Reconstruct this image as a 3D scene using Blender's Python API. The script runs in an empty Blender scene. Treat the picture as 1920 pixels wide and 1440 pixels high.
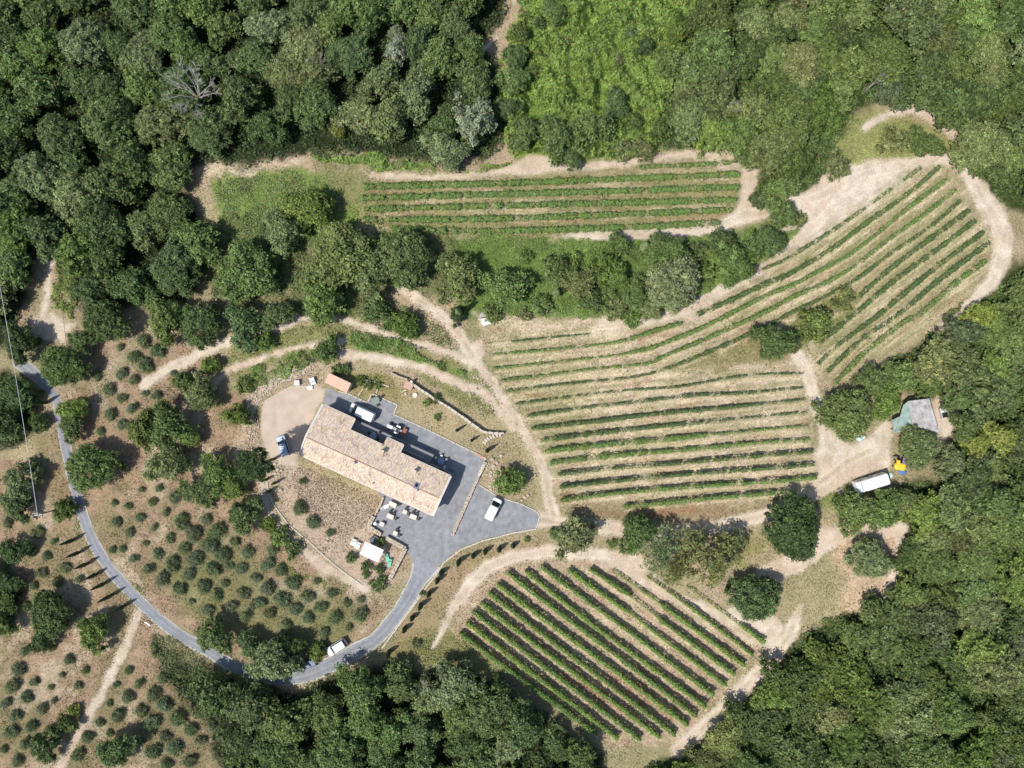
import bpy, math, random
import numpy as np
from mathutils import Vector, Matrix
C = bpy.context.scene.collection
SC = bpy.context.scene
# ------------------------------------------------------------------ camera, sky, sun
H, SP = 130.0, 0.1                       # camera height, metres of ground per photo pixel
cd = bpy.data.cameras.new('camera'); cam = bpy.data.objects.new('camera', cd); C.objects.link(cam)
cam.location = (0, 0, H); cam.rotation_euler = (0, 0, 0)
cd.sensor_fit = 'HORIZONTAL'; cd.angle = 2*math.atan(96.0/H); cd.clip_start = 0.5; cd.clip_end = 3000
SC.camera = cam
SH_AZ, SH_EL = math.radians(31), math.radians(58)
tosun = Vector((-math.cos(SH_AZ)*math.cos(SH_EL), -math.sin(SH_AZ)*math.cos(SH_EL), math.sin(SH_EL)))
w = bpy.data.worlds.new('World'); SC.world = w; w.use_nodes = True
nt = w.node_tree; sky = nt.nodes.new('ShaderNodeTexSky'); sky.sky_type = 'NISHITA'; sky.sun_disc = False
sky.sun_elevation = SH_EL; sky.sun_rotation = math.atan2(tosun.x, tosun.y)
bg = nt.nodes['Background']; bg.inputs[1].default_value = 0.125
nt.links.new(sky.outputs[0], bg.inputs[0])
sd = bpy.data.lights.new('sun', 'SUN'); sd.energy = 4.45; sd.angle = math.radians(0.5); sd.color = (1, .965, .9)
so = bpy.data.objects.new('sun', sd); C.objects.link(so)
so.rotation_euler = tosun.to_track_quat('Z', 'Y').to_euler()
vs = SC.view_settings; vs.view_transform = 'Standard'; vs.look = 'None'; vs.exposure = 0.0; vs.gamma = 1
SC.cycles.max_bounces = 5; SC.cycles.diffuse_bounces = 3; SC.cycles.transparent_max_bounces = 4

# ------------------------------------------------------------------ helpers
R = random.Random(7); NR = np.random.RandomState(11)
def S(r, g, b, k=1.0):                   # sRGB colour as seen in sun -> base colour
    f = lambda c: (c/12.92 if c <= .04045 else ((c+.055)/1.055)**2.4)
    return tuple(min(.9, f(c/255.)/1.2*k) for c in (r, g, b))
def sstep(a, b, x):
    t = np.clip((x-a)/(b-a), 0, 1); return t*t*(3-2*t)
def hz(x, y):                            # gentle hillside, level round the farmhouse
    x = np.asarray(x, float); y = np.asarray(y, float)
    d = np.hypot((x+17), (y+18)); m = sstep(27, 52, d)
    return m*(1.7*np.sin(x/36+.6)*np.cos(y/29-.5)+.5*np.sin(x/17.+y/13.))
def P(px, py, h=0.0):                    # photo pixel -> point h above the ground
    z = h
    for _ in range(4):
        x = (px-960)*SP*(H-z)/H; y = (720-py)*SP*(H-z)/H
        z = float(hz(x, y))+h
    return Vector((x, y, z))
def G(px, py): p = P(px, py); return (p.x, p.y)
def gz(x, y): return float(hz(x, y))
def vnoise(x, y, sc, seed):
    n = 256; g = np.random.RandomState(seed).rand(n, n)
    u = x/sc+1000.37; v = y/sc+1000.71
    i = np.floor(u).astype(int); j = np.floor(v).astype(int); fu = u-i; fv = v-j
    fu = fu*fu*(3-2*fu); fv = fv*fv*(3-2*fv)
    a = g[i % n, j % n]; b = g[(i+1) % n, j % n]; c = g[i % n, (j+1) % n]; d = g[(i+1) % n, (j+1) % n]
    return (a*(1-fu)+b*fu)*(1-fv)+(c*(1-fu)+d*fu)*fv
def fbm(x, y, sc, seed, o=3):
    t = 0; a = 1; s = 0
    for k in range(o):
        t = t+a*vnoise(x, y, sc/2**k, seed+k); s += a; a *= .55
    return t/s
def tag(o, label=None, cat=None, group=None, kind=None):
    if label: o['label'] = label
    if cat: o['category'] = cat
    if group: o['group'] = group
    if kind: o['kind'] = kind
    return o
def empty(name, loc, rz=0, label=None, cat=None, group=None):
    o = bpy.data.objects.new(name, None); C.objects.link(o); o.location = loc; o.rotation_euler = (0, 0, rz)
    o.empty_display_size = .3
    return tag(o, label, cat, group)
def link(name, me, parent=None, loc=None):
    o = bpy.data.objects.new(name, me); C.objects.link(o)
    if parent is not None: o.parent = parent
    if loc is not None: o.location = loc
    return o
def dup(root, loc, rz, label=None):
    def rec(o, par):
        c = o.copy(); C.objects.link(c); c.parent = par
        for ch in o.children: rec(ch, c)
        return c
    kids = list(root.children); r = root.copy(); C.objects.link(r)
    r.location = loc; r.rotation_euler = (0, 0, rz)
    if label: r['label'] = label
    for k in kids: rec(k, r)
    return r
def sub(root):                            # children of a copied root are found before children lists refresh
    return list(root.children)

# materials -----------------------------------------------------------------
def mat(name, col, rough=.7, metal=0, noise=0, nscale=4, bump=0, spec=.4, detail=4, n2=0):
    m = bpy.data.materials.new(name); m.use_nodes = True; t = m.node_tree; b = t.nodes['Principled BSDF']
    b.inputs['Base Color'].default_value = (*col[:3], 1); b.inputs['Roughness'].default_value = rough
    b.inputs['Metallic'].default_value = metal; b.inputs['Specular IOR Level'].default_value = spec
    if noise or bump:
        tc = t.nodes.new('ShaderNodeTexCoord'); n = t.nodes.new('ShaderNodeTexNoise')
        n.inputs['Scale'].default_value = nscale; n.inputs['Detail'].default_value = detail; n.inputs['Roughness'].default_value = .65
        t.links.new(tc.outputs['Object'], n.inputs['Vector'])
        if noise:
            mr = t.nodes.new('ShaderNodeMapRange'); mr.inputs[1].default_value = .25; mr.inputs[2].default_value = .75
            mr.inputs[3].default_value = 1-noise; mr.inputs[4].default_value = 1+noise
            t.links.new(n.outputs[0], mr.inputs[0])
            mx = t.nodes.new('ShaderNodeVectorMath'); mx.operation = 'SCALE'; mx.inputs[0].default_value = col[:3]
            val = mr.outputs[0]
            if n2:
                nn_ = t.nodes.new('ShaderNodeTexNoise'); nn_.inputs['Scale'].default_value = .28; nn_.inputs['Detail'].default_value = 4; nn_.inputs['Roughness'].default_value = .7
                t.links.new(tc.outputs['Object'], nn_.inputs['Vector']); m2 = t.nodes.new('ShaderNodeMapRange'); m2.inputs[1].default_value = .32; m2.inputs[2].default_value = .68; m2.inputs[3].default_value = 1-n2; m2.inputs[4].default_value = 1+n2
                t.links.new(nn_.outputs[0], m2.inputs[0]); mm = t.nodes.new('ShaderNodeMath'); mm.operation = 'MULTIPLY'; t.links.new(val, mm.inputs[0]); t.links.new(m2.outputs[0], mm.inputs[1]); val = mm.outputs[0]
            t.links.new(val, mx.inputs['Scale']); t.links.new(mx.outputs[0], b.inputs['Base Color'])
        if bump:
            bp = t.nodes.new('ShaderNodeBump'); bp.inputs['Strength'].default_value = bump; bp.inputs['Distance'].default_value = .05
            t.links.new(n.outputs[0], bp.inputs['Height']); t.links.new(bp.outputs[0], b.inputs['Normal'])
    return m
def attr_mat(name, attr, rough, fine, grain, bump, objcol=False, transl=0.0, spec=.2):
    m = bpy.data.materials.new(name); m.use_nodes = True; t = m.node_tree; L = t.links; b = t.nodes['Principled BSDF']
    b.inputs['Roughness'].default_value = rough; b.inputs['Specular IOR Level'].default_value = spec
    a = t.nodes.new('ShaderNodeAttribute'); a.attribute_name = attr; col = a.outputs['Color']
    if objcol:
        oi = t.nodes.new('ShaderNodeObjectInfo'); mx = t.nodes.new('ShaderNodeVectorMath'); mx.operation = 'MULTIPLY'
        L.new(col, mx.inputs[0]); L.new(oi.outputs['Color'], mx.inputs[1]); col = mx.outputs[0]
    if fine:
        tc = t.nodes.new('ShaderNodeTexCoord'); n = t.nodes.new('ShaderNodeTexNoise')
        n.inputs['Scale'].default_value = fine; n.inputs['Detail'].default_value = 6; n.inputs['Roughness'].default_value = .75
        L.new(tc.outputs['Object'], n.inputs['Vector'])
        mr = t.nodes.new('ShaderNodeMapRange'); mr.inputs[1].default_value = .3; mr.inputs[2].default_value = .7
        mr.inputs[3].default_value = 1-grain; mr.inputs[4].default_value = 1+grain
        L.new(n.outputs[0], mr.inputs[0]); sc = t.nodes.new('ShaderNodeVectorMath'); sc.operation = 'SCALE'
        L.new(col, sc.inputs[0]); L.new(mr.outputs[0], sc.inputs['Scale']); col = sc.outputs[0]
        bp = t.nodes.new('ShaderNodeBump'); bp.inputs['Strength'].default_value = bump; bp.inputs['Distance'].default_value = .12
        L.new(n.outputs[0], bp.inputs['Height']); L.new(bp.outputs[0], b.inputs['Normal'])
    L.new(col, b.inputs['Base Color'])
    if transl:
        tr = t.nodes.new('ShaderNodeBsdfTranslucent'); ms = t.nodes.new('ShaderNodeMixShader'); ms.inputs[0].default_value = transl
        L.new(col, tr.inputs[0]); L.new(b.outputs[0], ms.inputs[1]); L.new(tr.outputs[0], ms.inputs[2])
        L.new(ms.outputs[0], t.nodes['Material Output'].inputs[0])
    return m
M_GROUND = attr_mat('soil_and_grass', 'col', .95, 2.9, .5, .7)
M_DIRT = attr_mat('packed_dirt', 'col', .95, 3.5, .3, .5)
M_GRAV = attr_mat('fine_gravel', 'col', .95, 6, .13, .25)
M_LEAF = attr_mat('foliage', 'col', .62, 0, 0, 0, objcol=True, transl=.22, spec=.25)
M_STUFF = attr_mat('low_foliage', 'col', .7, 0, 0, 0, transl=.15)
M_BARK = mat('bark', (.10, .075, .055), .9, noise=.3, nscale=9, bump=.4)
M_DEAD = mat('bleached_wood', S(172, 166, 158), .85, noise=.2, nscale=6)
M_PAVE = mat('grey_paving', S(150, 151, 154), .8, noise=.3, nscale=1.1, bump=.25, detail=9, n2=.12)
M_ROAD = mat('gravel_road', S(157, 158, 162), .9, noise=.24, nscale=1.6, bump=.3, detail=9, n2=.12)
M_RUT = mat('road_wheel_track', S(146, 148, 153), .9, noise=.22, nscale=2.2, bump=.3, detail=9, n2=.12)
M_VERGE = mat('pale_road_verge', S(200, 198, 190), .9, noise=.25, nscale=3, bump=.3, detail=9, n2=.12)
M_TERR = mat('terrace_slabs', S(140, 142, 147), .75, noise=.12, nscale=3, bump=.2)
M_CURB = mat('pale_stone_curb', S(216, 206, 188), .85, noise=.15, nscale=5)
M_STONE = mat('rough_limestone', S(205, 190, 168), .9, noise=.28, nscale=2.3, bump=.5)
M_STUCCO = mat('cream_render', S(226, 212, 188), .85, noise=.06, nscale=2)
M_VERGEW = mat('white_verge', S(232, 224, 212), .8, noise=.08, nscale=3)
M_WHITE = mat('white_paint', (.78, .78, .78), .3, spec=.5)
M_SILVER = mat('silver_blue_paint', S(176, 190, 212), .3, metal=.1, spec=.5)
M_SILVW = mat('silver_white_paint', S(226, 228, 234), .28, metal=.15, spec=.5)
M_DARKP = mat('black_plastic', (.02, .02, .022), .5)
M_GLASS = mat('dark_car_glass', (.015, .022, .03), .08, spec=.8)
M_WIN = mat('window_glass', (.03, .04, .05), .1, spec=.8)
M_TYRE = mat('tyre_rubber', (.02, .02, .02), .85)
M_RIM = mat('wheel_alloy', (.45, .45, .46), .35, metal=.8)
M_LAMP = mat('headlight_glass', (.7, .72, .75), .15)
M_TAIL = mat('tail_light', (.35, .02, .02), .3)
M_RED = mat('red_machine_paint', S(158, 92, 80), .5, noise=.2, nscale=3)
M_YEL = mat('yellow_paint', S(248, 216, 70), .45)
M_TABLE = mat('pale_wood_table', S(236, 220, 205), .6, noise=.06, nscale=3)
M_WOODD = mat('dark_wood', (.07, .055, .045), .7)
M_CANVAS = mat('white_canvas', (.84, .84, .84), .8)
M_SHEDR = mat('salmon_roofing', S(240, 190, 166), .75, noise=.07, nscale=2)
M_GREEN = mat('turquoise_plastic', S(110, 205, 172), .5)
M_BLUE = mat('blue_tarpaulin', S(105, 140, 200), .6, noise=.15, nscale=3)
M_PALEB = mat('pale_turquoise_sacking', S(205, 235, 228), .7, noise=.15, nscale=5)
M_METAL = mat('grey_metal', (.35, .36, .37), .45, metal=.6)
M_CONC = mat('concrete', (.42, .41, .39), .85, noise=.1)
M_PURP = mat('faded_purple_seat', S(150, 140, 165), .7)
M_BRICK = mat('salmon_brick', S(208, 172, 152), .85, noise=.15, nscale=6, bump=.2)
M_CABLE = mat('steel_cable', (.55, .56, .6), .5, metal=.2)

def tile_mat():
    m = bpy.data.materials.new('mottled_roof_tiles'); m.use_nodes = True; t = m.node_tree; L = t.links; b = t.nodes['Principled BSDF']
    b.inputs['Roughness'].default_value = .85; b.inputs['Specular IOR Level'].default_value = .2
    tc = t.nodes.new('ShaderNodeTexCoord'); mp = t.nodes.new('ShaderNodeMapping'); mp.inputs['Scale'].default_value = (4.2, 2.6, .01)
    L.new(tc.outputs['Object'], mp.inputs[0])
    v = t.nodes.new('ShaderNodeTexVoronoi'); v.inputs['Scale'].default_value = 1; v.inputs['Randomness'].default_value = .35
    L.new(mp.outputs[0], v.inputs['Vector']); wn = t.nodes.new('ShaderNodeTexWhiteNoise'); wn.noise_dimensions = '3D'
    L.new(v.outputs['Position'], wn.inputs['Vector'])
    n2 = t.nodes.new('ShaderNodeTexNoise'); n2.inputs['Scale'].default_value = .55; n2.inputs['Detail'].default_value = 3
    L.new(tc.outputs['Object'], n2.inputs['Vector'])
    ad = t.nodes.new('ShaderNodeMath'); ad.operation = 'MULTIPLY_ADD'; ad.inputs[1].default_value = .62
    L.new(wn.outputs[0], ad.inputs[0]); L.new(n2.outputs[0], ad.inputs[2])
    sbn = t.nodes.new('ShaderNodeMath'); sbn.operation = 'SUBTRACT'; sbn.inputs[1].default_value = .3; L.new(ad.outputs[0], sbn.inputs[0])
    cr = t.nodes.new('ShaderNodeValToRGB'); cr.color_ramp.interpolation = 'LINEAR'
    stops = [(0, S(156, 132, 118)), (.2, S(202, 178, 158)), (.38, S(226, 200, 176)), (.5, S(192, 176, 168)), (.62, S(234, 214, 176)), (.8, S(232, 212, 200)), (1, S(202, 164, 130))]
    el = cr.color_ramp.elements
    el[0].position = 0; el[0].color = (*stops[0][1], 1); el[1].position = 1; el[1].color = (*stops[-1][1], 1)
    for p_, c_ in stops[1:-1]: e = el.new(p_); e.color = (*c_, 1)
    L.new(sbn.outputs[0], cr.inputs[0]); L.new(cr.outputs[0], b.inputs['Base Color'])
    wv = t.nodes.new('ShaderNodeTexWave'); wv.bands_direction = 'X'; wv.inputs['Scale'].default_value = .7
    L.new(tc.outputs['Object'], wv.inputs[0]); bp = t.nodes.new('ShaderNodeBump'); bp.inputs['Strength'].default_value = .5; bp.inputs['Distance'].default_value = .07
    L.new(wv.outputs[1], bp.inputs['Height']); L.new(bp.outputs[0], b.inputs['Normal'])
    return m
M_TILE = tile_mat()
def corr_mat(name, c1, c2):
    m = bpy.data.materials.new(name); m.use_nodes = True; t = m.node_tree; L = t.links; b = t.nodes['Principled BSDF']
    b.inputs['Roughness'].default_value = .6
    tc = t.nodes.new('ShaderNodeTexCoord'); n = t.nodes.new('ShaderNodeTexNoise'); n.inputs['Scale'].default_value = 1.1; n.inputs['Detail'].default_value = 6
    L.new(tc.outputs['Object'], n.inputs[0]); cr = t.nodes.new('ShaderNodeValToRGB')
    cr.color_ramp.elements[0].position = .35; cr.color_ramp.elements[0].color = (*c1, 1); cr.color_ramp.elements[1].position = .65; cr.color_ramp.elements[1].color = (*c2, 1)
    L.new(n.outputs[0], cr.inputs[0]); L.new(cr.outputs[0], b.inputs['Base Color'])
    wv = t.nodes.new('ShaderNodeTexWave'); wv.bands_direction = 'X'; wv.inputs['Scale'].default_value = 1.6
    L.new(tc.outputs['Object'], wv.inputs[0]); bp = t.nodes.new('ShaderNodeBump'); bp.inputs['Strength'].default_value = .5; bp.inputs['Distance'].default_value = .05
    L.new(wv.outputs[1], bp.inputs['Height']); L.new(bp.outputs[0], b.inputs['Normal'])
    return m
M_CORR = corr_mat('rusty_corrugated_sheet', S(160, 152, 148), S(206, 204, 204))
M_CORRG = corr_mat('green_corrugated_plastic', S(138, 164, 152), S(176, 194, 184))

# mesh builder ----------------------------------------------------------------
class MB:
    def __init__(s): s.v = []; s.f = []
    def add(s, vs, fs):
        o = len(s.v); s.v += [tuple(v) for v in vs]; s.f += [tuple(i+o for i in f) for f in fs]; return s
    def box(s, c, d, rz=0, taper=1.0, rx=0, ry=0):
        x, y, z = (q/2 for q in d); vs = []
        m = Matrix.Rotation(rz, 3, 'Z') @ Matrix.Rotation(ry, 3, 'Y') @ Matrix.Rotation(rx, 3, 'X')
        for sz in (-1, 1):
            k = 1 if sz < 0 else taper
            for sx, sy in ((-1, -1), (1, -1), (1, 1), (-1, 1)): vs.append(m @ Vector((sx*x*k, sy*y*k, sz*z))+Vector(c))
        return s.add(vs, [(3, 2, 1, 0), (4, 5, 6, 7), (0, 1, 5, 4), (1, 2, 6, 5), (2, 3, 7, 6), (3, 0, 4, 7)])
    def loft(s, loops, cap=True):
        n = len(loops[0]); vs = [p for l in loops for p in l]; fs = []
        for k in range(len(loops)-1):
            for i in range(n): fs.append((k*n+i, k*n+(i+1) % n, (k+1)*n+(i+1) % n, (k+1)*n+i))
        if cap: fs.append(tuple(reversed(range(n)))); fs.append(tuple(range((len(loops)-1)*n, len(loops)*n)))
        return s.add(vs, fs)
    def tube(s, a, b, r0, r1=None, n=8):
        r1 = r0 if r1 is None else r1; a = Vector(a); b = Vector(b); d = (b-a).normalized()
        u = d.orthogonal().normalized(); v = d.cross(u)
        lp = [[p+u*math.cos(2*math.pi*i/n)*r+v*math.sin(2*math.pi*i/n)*r for i in range(n)] for p, r in ((a, r0), (b, r1))]
        return s.loft(lp)
    def path(s, pts, radii, n=6):
        for i in range(len(pts)-1): s.tube(pts[i], pts[i+1], radii[i], radii[i+1], n)
        return s
    def ball(s, c, r, seg=10, rings=6, flat=1.0):
        loops = []
        for k in range(1, rings):
            t = math.pi*k/rings
            loops.append([(c[0]+r*math.sin(t)*math.cos(2*math.pi*i/seg), c[1]+r*math.sin(t)*math.sin(2*math.pi*i/seg), c[2]-r*flat*math.cos(t)) for i in range(seg)])
        return s.loft(loops)
    def prism(s, poly, z0, z1):
        n = len(poly); a = sum(poly[i][0]*poly[(i+1) % n][1]-poly[(i+1) % n][0]*poly[i][1] for i in range(n))
        if a < 0: poly = poly[::-1]
        return s.loft([[(p[0], p[1], z0) for p in poly], [(p[0], p[1], z1) for p in poly]])
    def mesh(s, name, m, smooth=False):
        me = bpy.data.meshes.new(name); me.from_pydata(s.v, [], s.f); me.materials.append(m)
        if smooth: me.polygons.foreach_set('use_smooth', [True]*len(me.polygons))
        me.update(); return me
    def build(s, name, m, parent=None, loc=None, smooth=False): return link(name, s.mesh(name, m, smooth), parent, loc)

def quad_mesh(name, V, cols, m, extra=None):
    """V (N,4,3) quads, cols (N,3); extra=(verts,faces,col) solid geometry"""
    N = len(V); me = bpy.data.meshes.new(name); vs = V.reshape(-1, 3); cv = np.repeat(cols, 4, axis=0)
    lv = np.arange(N*4, dtype=np.int32); starts = np.arange(N, dtype=np.int32)*4; tot = np.full(N, 4, np.int32)
    if extra:
        ev, ef, ec = extra; o = len(vs); vs = np.vstack([vs, np.array(ev)]); cv = np.vstack([cv, np.tile(ec, (len(ev), 1))])
        el = np.array([i+o for f in ef for i in f], np.int32); et = np.array([len(f) for f in ef], np.int32)
        es = len(lv)+np.concatenate([[0], np.cumsum(et)[:-1]]).astype(np.int32)
        lv = np.concatenate([lv, el]); starts = np.concatenate([starts, es]); tot = np.concatenate([tot, et])
    me.vertices.add(len(vs)); me.vertices.foreach_set('co', vs.astype(np.float32).ravel())
    me.loops.add(len(lv)); me.loops.foreach_set('vertex_index', lv)
    me.polygons.add(len(starts)); me.polygons.foreach_set('loop_start', starts); me.polygons.foreach_set('loop_total', tot)
    me.materials.append(m); me.update(calc_edges=True)
    at = me.attributes.new('col', 'FLOAT_COLOR', 'POINT')
    at.data.foreach_set('color', np.hstack([cv, np.ones((len(cv), 1))]).astype(np.float32).ravel())
    return me
def leaves(cen, nrm, size, rng, asp=.7):
    """leaf-shaped quads at cen facing nrm"""
    N = len(cen); nrm = nrm/np.maximum(np.linalg.norm(nrm, axis=1, keepdims=True), 1e-6)
    r = rng.normal(size=(N, 3)); u = np.cross(nrm, r); u /= np.maximum(np.linalg.norm(u, axis=1, keepdims=True), 1e-6)
    v = np.cross(nrm, u); s = (size*(.65+.7*rng.rand(N)))[:, None]
    return np.stack([cen-u*s*.5, cen-v*s*asp*.5+u*s*.08, cen+u*s*.5, cen+v*s*asp*.5+u*s*.08], axis=1)
def leafcols(N, rng, hue=.1, lo=.65, hi=1.4):
    t = lo+(hi-lo)*rng.rand(N)
    return np.stack([t*(1+hue*rng.normal(size=N)*1.2), t*(1+.03*rng.normal(size=N)), t*(1+hue*rng.normal(size=N))], 1).clip(.1, 2.5)

# ------------------------------------------------------------------ layout data in photo pixels
def poly_mask(X, Y, poly, soft, rough=1.0, seed=5):
    """soft inside mask of a pixel polygon on the ground grid"""
    pts = np.array([G(*p) for p in poly]); x0, y0 = pts.min(0)-3-soft; x1, y1 = pts.max(0)+3+soft
    m = np.zeros_like(X); sel = (X > x0) & (X < x1) & (Y > y0) & (Y < y1); x = X[sel]; y = Y[sel]
    ins = np.zeros(len(x), bool); d = np.full(len(x), 1e9); n = len(pts)
    for i in range(n):
        ax, ay = pts[i]; bx, by = pts[(i+1) % n]
        c = ((ay > y) != (by > y)) & (x < (bx-ax)*(y-ay)/((by-ay) if by != ay else 1e-9)+ax); ins ^= c
        t = np.clip(((x-ax)*(bx-ax)+(y-ay)*(by-ay))/max((bx-ax)**2+(by-ay)**2, 1e-9), 0, 1)
        d = np.minimum(d, np.hypot(x-ax-t*(bx-ax), y-ay-t*(by-ay)))
    sd_ = np.where(ins, d, -d)+(fbm(x, y, 2.2, seed)-.5)*2*rough
    m[sel] = sstep(-soft/2, soft/2, sd_); return m
def line_mask(X, Y, pl, wpx, soft, rough=.6, seed=9):
    pts = np.array([G(*p[:2]) for p in pl]); ww = [(p[2] if len(p) > 2 else wpx)*SP/2 for p in pl]
    x0, y0 = pts.min(0)-max(ww)-3; x1, y1 = pts.max(0)+max(ww)+3
    m = np.zeros_like(X); sel = (X > x0) & (X < x1) & (Y > y0) & (Y < y1); x = X[sel]; y = Y[sel]; best = np.full(len(x), -1e9)
    for i in range(len(pts)-1):
        ax, ay = pts[i]; bx, by = pts[i+1]
        t = np.clip(((x-ax)*(bx-ax)+(y-ay)*(by-ay))/max((bx-ax)**2+(by-ay)**2, 1e-9), 0, 1)
        best = np.maximum(best, ww[i]*(1-t)+ww[i+1]*t-np.hypot(x-ax-t*(bx-ax), y-ay-t*(by-ay)))
    best += (fbm(x, y, 1.6, seed)-.5)*2*rough
    m[sel] = sstep(-soft/2, soft/2, best); return m
FOREST = {
 'upper_left': [(-70,-70),(945,-70),(950,20),(905,80),(930,130),(960,200),(945,262),(905,300),(845,312),(720,292),(640,285),(560,290),(470,312),(375,300),(330,330),(360,390),(405,430),(395,490),(340,565),(240,580),(165,600),(140,560),(108,470),(66,480),(20,640),(-70,700)],
 'upper_right': [(1310,-70),(1990,-70),(1990,400),(1890,392),(1838,365),(1802,296),(1822,256),(1790,222),(1742,184),(1640,192),(1596,216),(1560,290),(1560,352),(1500,378),(1440,388),(1410,375),(1432,300),(1350,268),(1240,278),(1225,225),(1260,130)],
 'right': [(1990,470),(1920,480),(1875,520),(1800,575),(1772,625),(1700,655),(1655,690),(1640,730),(1760,735),(1800,760),(1800,800),(1770,850),(1790,900),(1700,905),(1655,940),(1690,985),(1690,1060),(1655,1140),(1560,1165),(1500,1200),(1448,1268),(1380,1340),(1290,1408),(1200,1450),(1190,1510),(1990,1510)],
 'lower': [(290,1200),(345,1235),(420,1265),(480,1290),(560,1300),(640,1265),(705,1250),(790,1262),(850,1250),(900,1262),(945,1295),(1000,1325),(1055,1372),(1120,1408),(1160,1510),(430,1510),(405,1410),(385,1350),(345,1310),(300,1260)],
 'left_edge': [(-70,700),(40,700),(65,745),(60,820),(25,840),(-70,850)],
 'lower_left_edge': [(-70,1050),(20,1080),(40,1110),(18,1190),(-70,1215)],
}
BRU = S(146, 168, 88); SAND = S(222, 205, 184); PINK = S(186, 162, 138); GROVE = S(170, 144, 118); DRY = S(172, 158, 124); GRASS = S(120, 128, 84)
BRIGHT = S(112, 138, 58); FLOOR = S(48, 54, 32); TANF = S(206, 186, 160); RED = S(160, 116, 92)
TRACKS = [
 ([(1040,968,24),(1028,930),(1022,890),(1005,850),(985,815),(965,780),(945,755),(925,720),(900,690),(878,655,22),(860,628),(835,600),(812,580),(775,555),(742,540,10)], 17),
 ([(1010,975,30),(1090,985,26),(1140,990),(1200,995),(1260,1000),(1330,992),(1400,975),(1450,960),(1500,930),(1550,895),(1590,865,40),(1640,840,50)], 28),
 ([(1497,668),(1512,700),(1525,740),(1538,780),(1552,830,34),(1575,860,40)], 26),
 ([(700,330),(800,334),(900,330),(960,318),(1000,308),(1100,312),(1200,302),(1290,290),(1350,285,26),(1408,310,34),(1402,350,24),(1395,395,26)], 13),
 ([(1060,442,10),(1150,441),(1250,437),(1350,425,26),(1395,402,34),(1450,397),(1500,382),(1550,362),(1610,330,34),(1680,312,30),(1760,298,26),(1800,298,34),(1830,350,38),(1862,400,44),(1882,445,44),(1876,490,40),(1858,530,30),(1800,590,14),(1745,620,10)], 22),
 ([(1800,300),(1813,270)], 15), ([(1622,238),(1660,216),(1710,204),(1745,222),(1785,250)], 16),
 ([(1130,610),(1215,605),(1270,590),(1330,560),(1385,525),(1440,500),(1490,455),(1540,410),(1600,345)], 19),
 ([(900,690),(855,667),(800,648),(760,638),(705,620),(655,602),(600,596),(555,597)], 10),
 ([(960,800),(935,770),(905,735),(850,715),(800,694),(750,680),(690,670),(640,664)], 17),
 ([(640,640),(580,647),(520,660),(480,677),(430,692),(400,718)], 12),
 ([(270,722),(320,690),(370,665),(410,648),(450,632),(500,622),(555,600)], 20),
 ([(1130,1040),(1025,1035),(960,1045),(915,1062),(880,1098),(850,1140,20),(828,1185,10),(810,1215,2)], 26),
 ([(1270,1405),(1340,1345),(1400,1285),(1450,1232),(1480,1190),(1500,1140,10)], 32),
 ([(1690,990),(1685,1050),(1655,1140)], 18), ([(1400,1110,38),(1440,1080,40),(1500,1050,44),(1550,1010,44),(1600,990,38),(1690,990,30)], 36),
 ([(258,1150),(240,1200),(215,1250),(190,1300),(165,1345),(140,1390),(100,1460)], 14),
 ([(490,905),(500,950),(535,1000),(600,1060),(685,1105)], 16),
 ([(95,480),(90,540),(80,600)], 13), ([(962,-40,16),(966,0,10)], 14), ([(930,70,6),(912,88,14),(900,100,6)], 12),
]
YARDS = [
 [(1545,800),(1590,832),(1625,830),(1640,800),(1660,783),(1672,795),(1668,830),(1670,875),(1605,897),(1545,932),(1500,940)],
 [(60,600),(95,590),(140,610),(120,640),(60,640)], [(1290,290),(1360,278),(1425,300),(1405,330),(1330,310)],
 [(960,312),(990,292),(1040,300),(1090,320),(960,330)], [(1440,380),(1550,340),(1600,335),(1520,420),(1450,440)],
 [(1740,740),(1790,740),(1800,790),(1765,830),(1750,800)], [(1540,330),(1640,300),(1740,300),(1720,330),(1600,420),(1500,470),(1500,420)],
 [(855,640),(905,640),(905,670),(880,690)], [(1120,1035),(1200,1040),(1260,1110),(1360,1150),(1400,1100),(1430,1110),(1480,1200),(1450,1230),(1350,1170),(1240,1120),(1130,1060)]]
GRAVEL = [(495,752),(517,740),(547,725),(576,722),(589,720),(612,730),(606,752),(598,760),(575,810),(556,855),(556,875),(525,872),(500,850),(489,810),(488,780)]
ROAD = [(802,1052,46),(785,1085,30),(765,1122,25),(740,1158,23),(705,1198,23),(665,1222,25),(620,1246,25),(580,1264,24),(540,1272,20),(500,1270,19),(465,1258,19),(430,1245,18),(385,1218,18),(340,1192,18),(300,1163,18),(262,1128,18),(228,1092,18),(200,1058,18),(176,1018,18),(158,975,18),(146,935,18),(136,895,17),(128,860,17),(120,820,17),(112,780,15),(104,745,14),(80,715,16),(50,690,22),(30,676,18)]
COURT = [(606,753),(615,727),(634,736),(652,739),(688,755),(697,739),(745,760),(738,777),(800,806),(890,850),(911,864),(905,875),(898,910),(928,928),(974,945),(1006,960),(1012,967),(1006,990),(960,999),(905,1011),(862,1028),(828,1055),(812,1075),(778,1062),(762,1030),(724,1009),(713,1002),(694,988),(704,966),(719,934),(640,860),(600,790)]

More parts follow.
